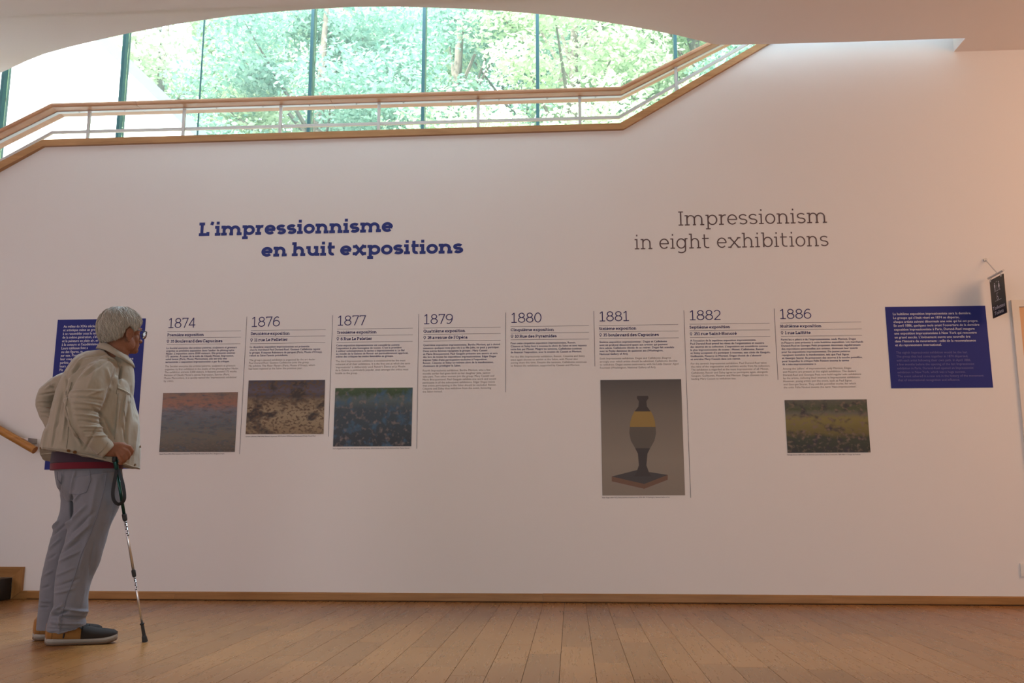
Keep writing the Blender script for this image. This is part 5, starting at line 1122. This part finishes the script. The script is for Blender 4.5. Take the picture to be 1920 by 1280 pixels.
# ---- shoes
def shoe(hx, hy, tx, ty, dyc, name):
    a = at_z(hx, hy, 0) - G0; b = at_z(tx, ty, 0) - G0
    a = Vector((a.dot(Uu), a.dot(Nn), 0)); b = Vector((b.dot(Uu), b.dot(Nn), 0)); Xs = (b - a).normalized(); Ys = Vector((-Xs.y, Xs.x, 0)); Ln = (b - a).length
    f = lambda x, y, z: a + Xs * x * Ln + Ys * y + Vector((0, 0, z))
    root = bpy.data.objects.new(name, None)
    st_ = [(0, .018), (.03, .030), (.12, .038), (.30, .040), (.45, .041), (.62, .048), (.75, .050), (.86, .047), (.95, .038), (1.0, .022)]
    wd_ = lambda x: np.interp(x, [s[0] for s in st_], [s[1] for s in st_])
    toes = lambda x: max(0, (x - .80) / .2) ** 2 * .014 + max(0, (.06 - x) / .06) ** 2 * .008
    def lay(z0f, z1f, grow, x0_=0., x1_=1.):
        rings = []
        for k in range(25):
            x = x0_ + (x1_ - x0_) * k / 24; w_ = wd_(x) + grow; z0_, z1_ = z0f(x), z1f(x)
            rings.append([f(x, -w_ * .86, z0_), f(x, -w_, (z0_ + z1_) / 2), f(x, -w_ * .93, z1_), f(x, w_ * .93, z1_), f(x, w_, (z0_ + z1_) / 2), f(x, w_ * .86, z0_)])
        return MB().loft(rings)
    sole_top = lambda x: .034 - .006 * math.sin(math.pi * x) + toes(x) * .7
    outs = lay(lambda x: .001 + toes(x), lambda x: .012 + toes(x), .003)
    s0 = outs.build(name, M['sole2'], man, smooth=False)
    lay(lambda x: .011 + toes(x), sole_top, .004).build('midsole', M['sole'], s0, smooth=False)
    toph = lambda x: float(np.interp(x, [0, .05, .18, .30, .42, .55, .70, .85, .95, 1.0], [.100, .120, .124, .122, .108, .088, .074, .068, .062, .052]))
    def upper(x0_, x1_, grow=0.):
        rings = []
        for k in range(19):
            x = x0_ + (x1_ - x0_) * k / 18; w_ = wd_(x) * .95 + grow; zb = sole_top(x) - .004; zt_ = max(zb + .006, toph(x) + grow)
            rings.append([f(x, w_ * math.cos(t), zb + (zt_ - zb) * max(0, math.sin(t)) ** .75) for t in [math.pi * q / 14 for q in range(15)]])
        return MB().loft(rings)
    upper(.0, .60).build('upper', M['tan'], s0, smooth=True)
    upper(.50, 1.0, .0022).build('toe_box', M['toe'], s0, smooth=True)
    upper(.0, .10, .002).build('heel_counter', M['tan'], s0, smooth=True)
    tg = MB()
    for k in range(4):
        x = .40 + k * .055; z_ = toph(x)
        tg.tube([f(x - .02, -.032, z_ - .018), f(x, -.012, z_ + .002), f(x + .02, .016, z_ + .004), f(x + .03, .034, z_ - .014)], .0036, 6)
        tg.tube([f(x + .02, -.032, z_ - .022), f(x, -.010, z_ + .004), f(x - .02, .018, z_ + .003)], .0030, 6)
    tg.tube([f(.42, 0, .108), f(.46, -.02, .112), f(.50, -.034, .098), f(.53, -.036, .082)], .0028, 6); tg.tube([f(.42, 0, .108), f(.48, .004, .112), f(.55, -.012, .100)], .0028, 6)
    tg.build('laces', M['lace'], s0)
    MB().tube([f(.26, -.0405, .035), f(.27, -.040, .062), f(.275, -.038, .075)], .0035, 6).build('heel_tab', M['lace'], s0)
    return s0
shoe(84, 1209.5, 219, 1204, 0, 'shoe'); shoe(61, 1200, 190, 1194.5, 0, 'shoe')

# ---- hiking pole (its own thing, held by the right hand)
tip = at_z(272, 1203, 0); PD = HD + .004
def PL(px, py, dy): return to_world(Lp(px, py, dy))
tl = tip - G0; tl = Vector((tl.dot(Uu), tl.dot(Nn), 0.))
top = Lp(216, 862, PD)
def on(px_y):     # point on the pole axis at photo row y
    lo, hi = 0., 1.
    for _ in range(40):
        m_ = (lo + hi) / 2; p = top.lerp(tl, m_); w_ = to_world(p) - O; yy = 640 - F * w_.dot(_Up) / w_.dot(_Fw)
        if yy < px_y: lo = m_
        else: hi = m_
    return to_world(top.lerp(tl, (lo + hi) / 2))
pole = empty('hiking_pole', tip); tag(pole, 'telescopic hiking pole with black handle, green upper and silver lower tubes, held by the man', 'walking pole')
km = mpp(240, 1000)
part(MB().tube([on(880), on(966)], 3.1 * km, 16), 'upper_tube', M['grn'], pole, smooth=True)
part(MB().tube([on(862), on(866), on(878), on(882)], [4.4 * km, 4.6 * km, 4.2 * km, 3.4 * km], 16), 'grip_neck', M['grn'], pole, smooth=True)
part(MB().tube([on(963), on(965), on(974), on(976)], [3.9 * km, 4.6 * km, 4.4 * km, 3.4 * km], 16), 'clamp', M['rubber'], pole, smooth=False)
part(MB().tube([on(975), on(1071)], 2.6 * km, 16), 'middle_tube', M['alu'], pole, smooth=True)
part(MB().tube([on(1068), on(1070), on(1079), on(1081)], [3.2 * km, 4.0 * km, 3.9 * km, 3.0 * km], 16), 'clamp', M['rubber'], pole, smooth=False)
part(MB().tube([on(1080), on(1170)], 2.1 * km, 16), 'lower_tube', M['alu'], pole, smooth=True)
e_ = on(1203); part(MB().tube([on(1168), on(1170), on(1171), on(1190), on(1193), on(1202.5)], [4.3 * km, 4.3 * km, 3.0 * km, 3.4 * km, 4.6 * km, 5.6 * km], 16), 'rubber_tip', M['rubber'], pole, smooth=False)
for y0_, y1_, s_ in ((978, 1006, 7), (1083, 1107, 6)):   # dark markings wrapped round the tubes
    for k in range(s_):
        ya_ = y0_ + (y1_ - y0_) * k / s_; p, q = on(ya_), on(ya_ + (y1_ - y0_) / s_ * .55)
        r_ = (2.68 if y0_ < 1000 else 2.2) * km; mbm = MB(); ax = (q - p).normalized(); sv = ax.cross(Nn).normalized(); fv = -ax.cross(sv).normalized() * (1 if -ax.cross(sv).normalized().dot(Nn) < 0 else -1)
        a0_, a1_ = (-.9, .5) if k % 2 else (-.3, 1.1)
        row_ = lambda c_: [c_ + (sv * math.sin(t) + fv * math.cos(t)) * r_ for t in np.linspace(a0_, a1_, 6)]
        A_, B_ = row_(p), row_(q); mbm.add(A_ + B_, [(i, i + 1, i + 7, i + 6) for i in range(5)]); part(mbm, 'marking', M['rubber'], pole, fix=False)
# handle: a bar across the top lying in the fist
part(MB().tube([PL(215, 866, PD), PL(214.5, 860, PD), PL(217, 852, PD), PL(224, 848, PD), PL(236, 846, PD), PL(246, 845, PD), PL(249, 845.3, PD)], [4.6 * km, 4.7 * km, 4.8 * km, 4.7 * km, 4.9 * km, 5.6 * km, 3.6 * km], 16), 'handle', M['rubber'], pole, smooth=True)
# wrist strap loop
sp_ = [(219, 880, -.016), (214, 905, -.022), (211.5, 925, -.024), (214, 938, -.022), (221, 944.5, -.020), (229, 942, -.020), (233.5, 932, -.022), (231, 910, -.022), (226, 892, -.018), (221, 880, -.016)]
Q = [Lp(a, b, PD + c) for a, b, c in sp_]; Qs = []
for k in range(len(Q) - 1):
    p0, p1, p2, p3 = Q[max(k - 1, 0)], Q[k], Q[k + 1], Q[min(k + 2, len(Q) - 1)]
    for j in range(5): t = j / 5; Qs.append((p1 * 2 + (p2 - p0) * t + (p0 * 2 - p1 * 5 + p2 * 4 - p3) * t * t + (p1 * 3 - p0 - p2 * 3 + p3) * t ** 3) * .5)
Qs.append(Q[-1]); rings = []
for i, p in enumerate(Qs):
    T = (Qs[min(i + 1, len(Qs) - 1)] - Qs[max(i - 1, 0)]).normalized(); A = T.cross(Vector((0, 1, 0))).normalized(); wv = (A * .8 + Vector((0, -.6, 0))).normalized(); nv = T.cross(wv).normalized()
    ww_ = .0095; rings.append([to_world(p + wv * ww_ + nv * .001), to_world(p - wv * ww_ + nv * .001), to_world(p - wv * ww_ - nv * .001), to_world(p + wv * ww_ - nv * .001)])
part(MB().loft(rings), 'wrist_strap', M['strapm'], pole)
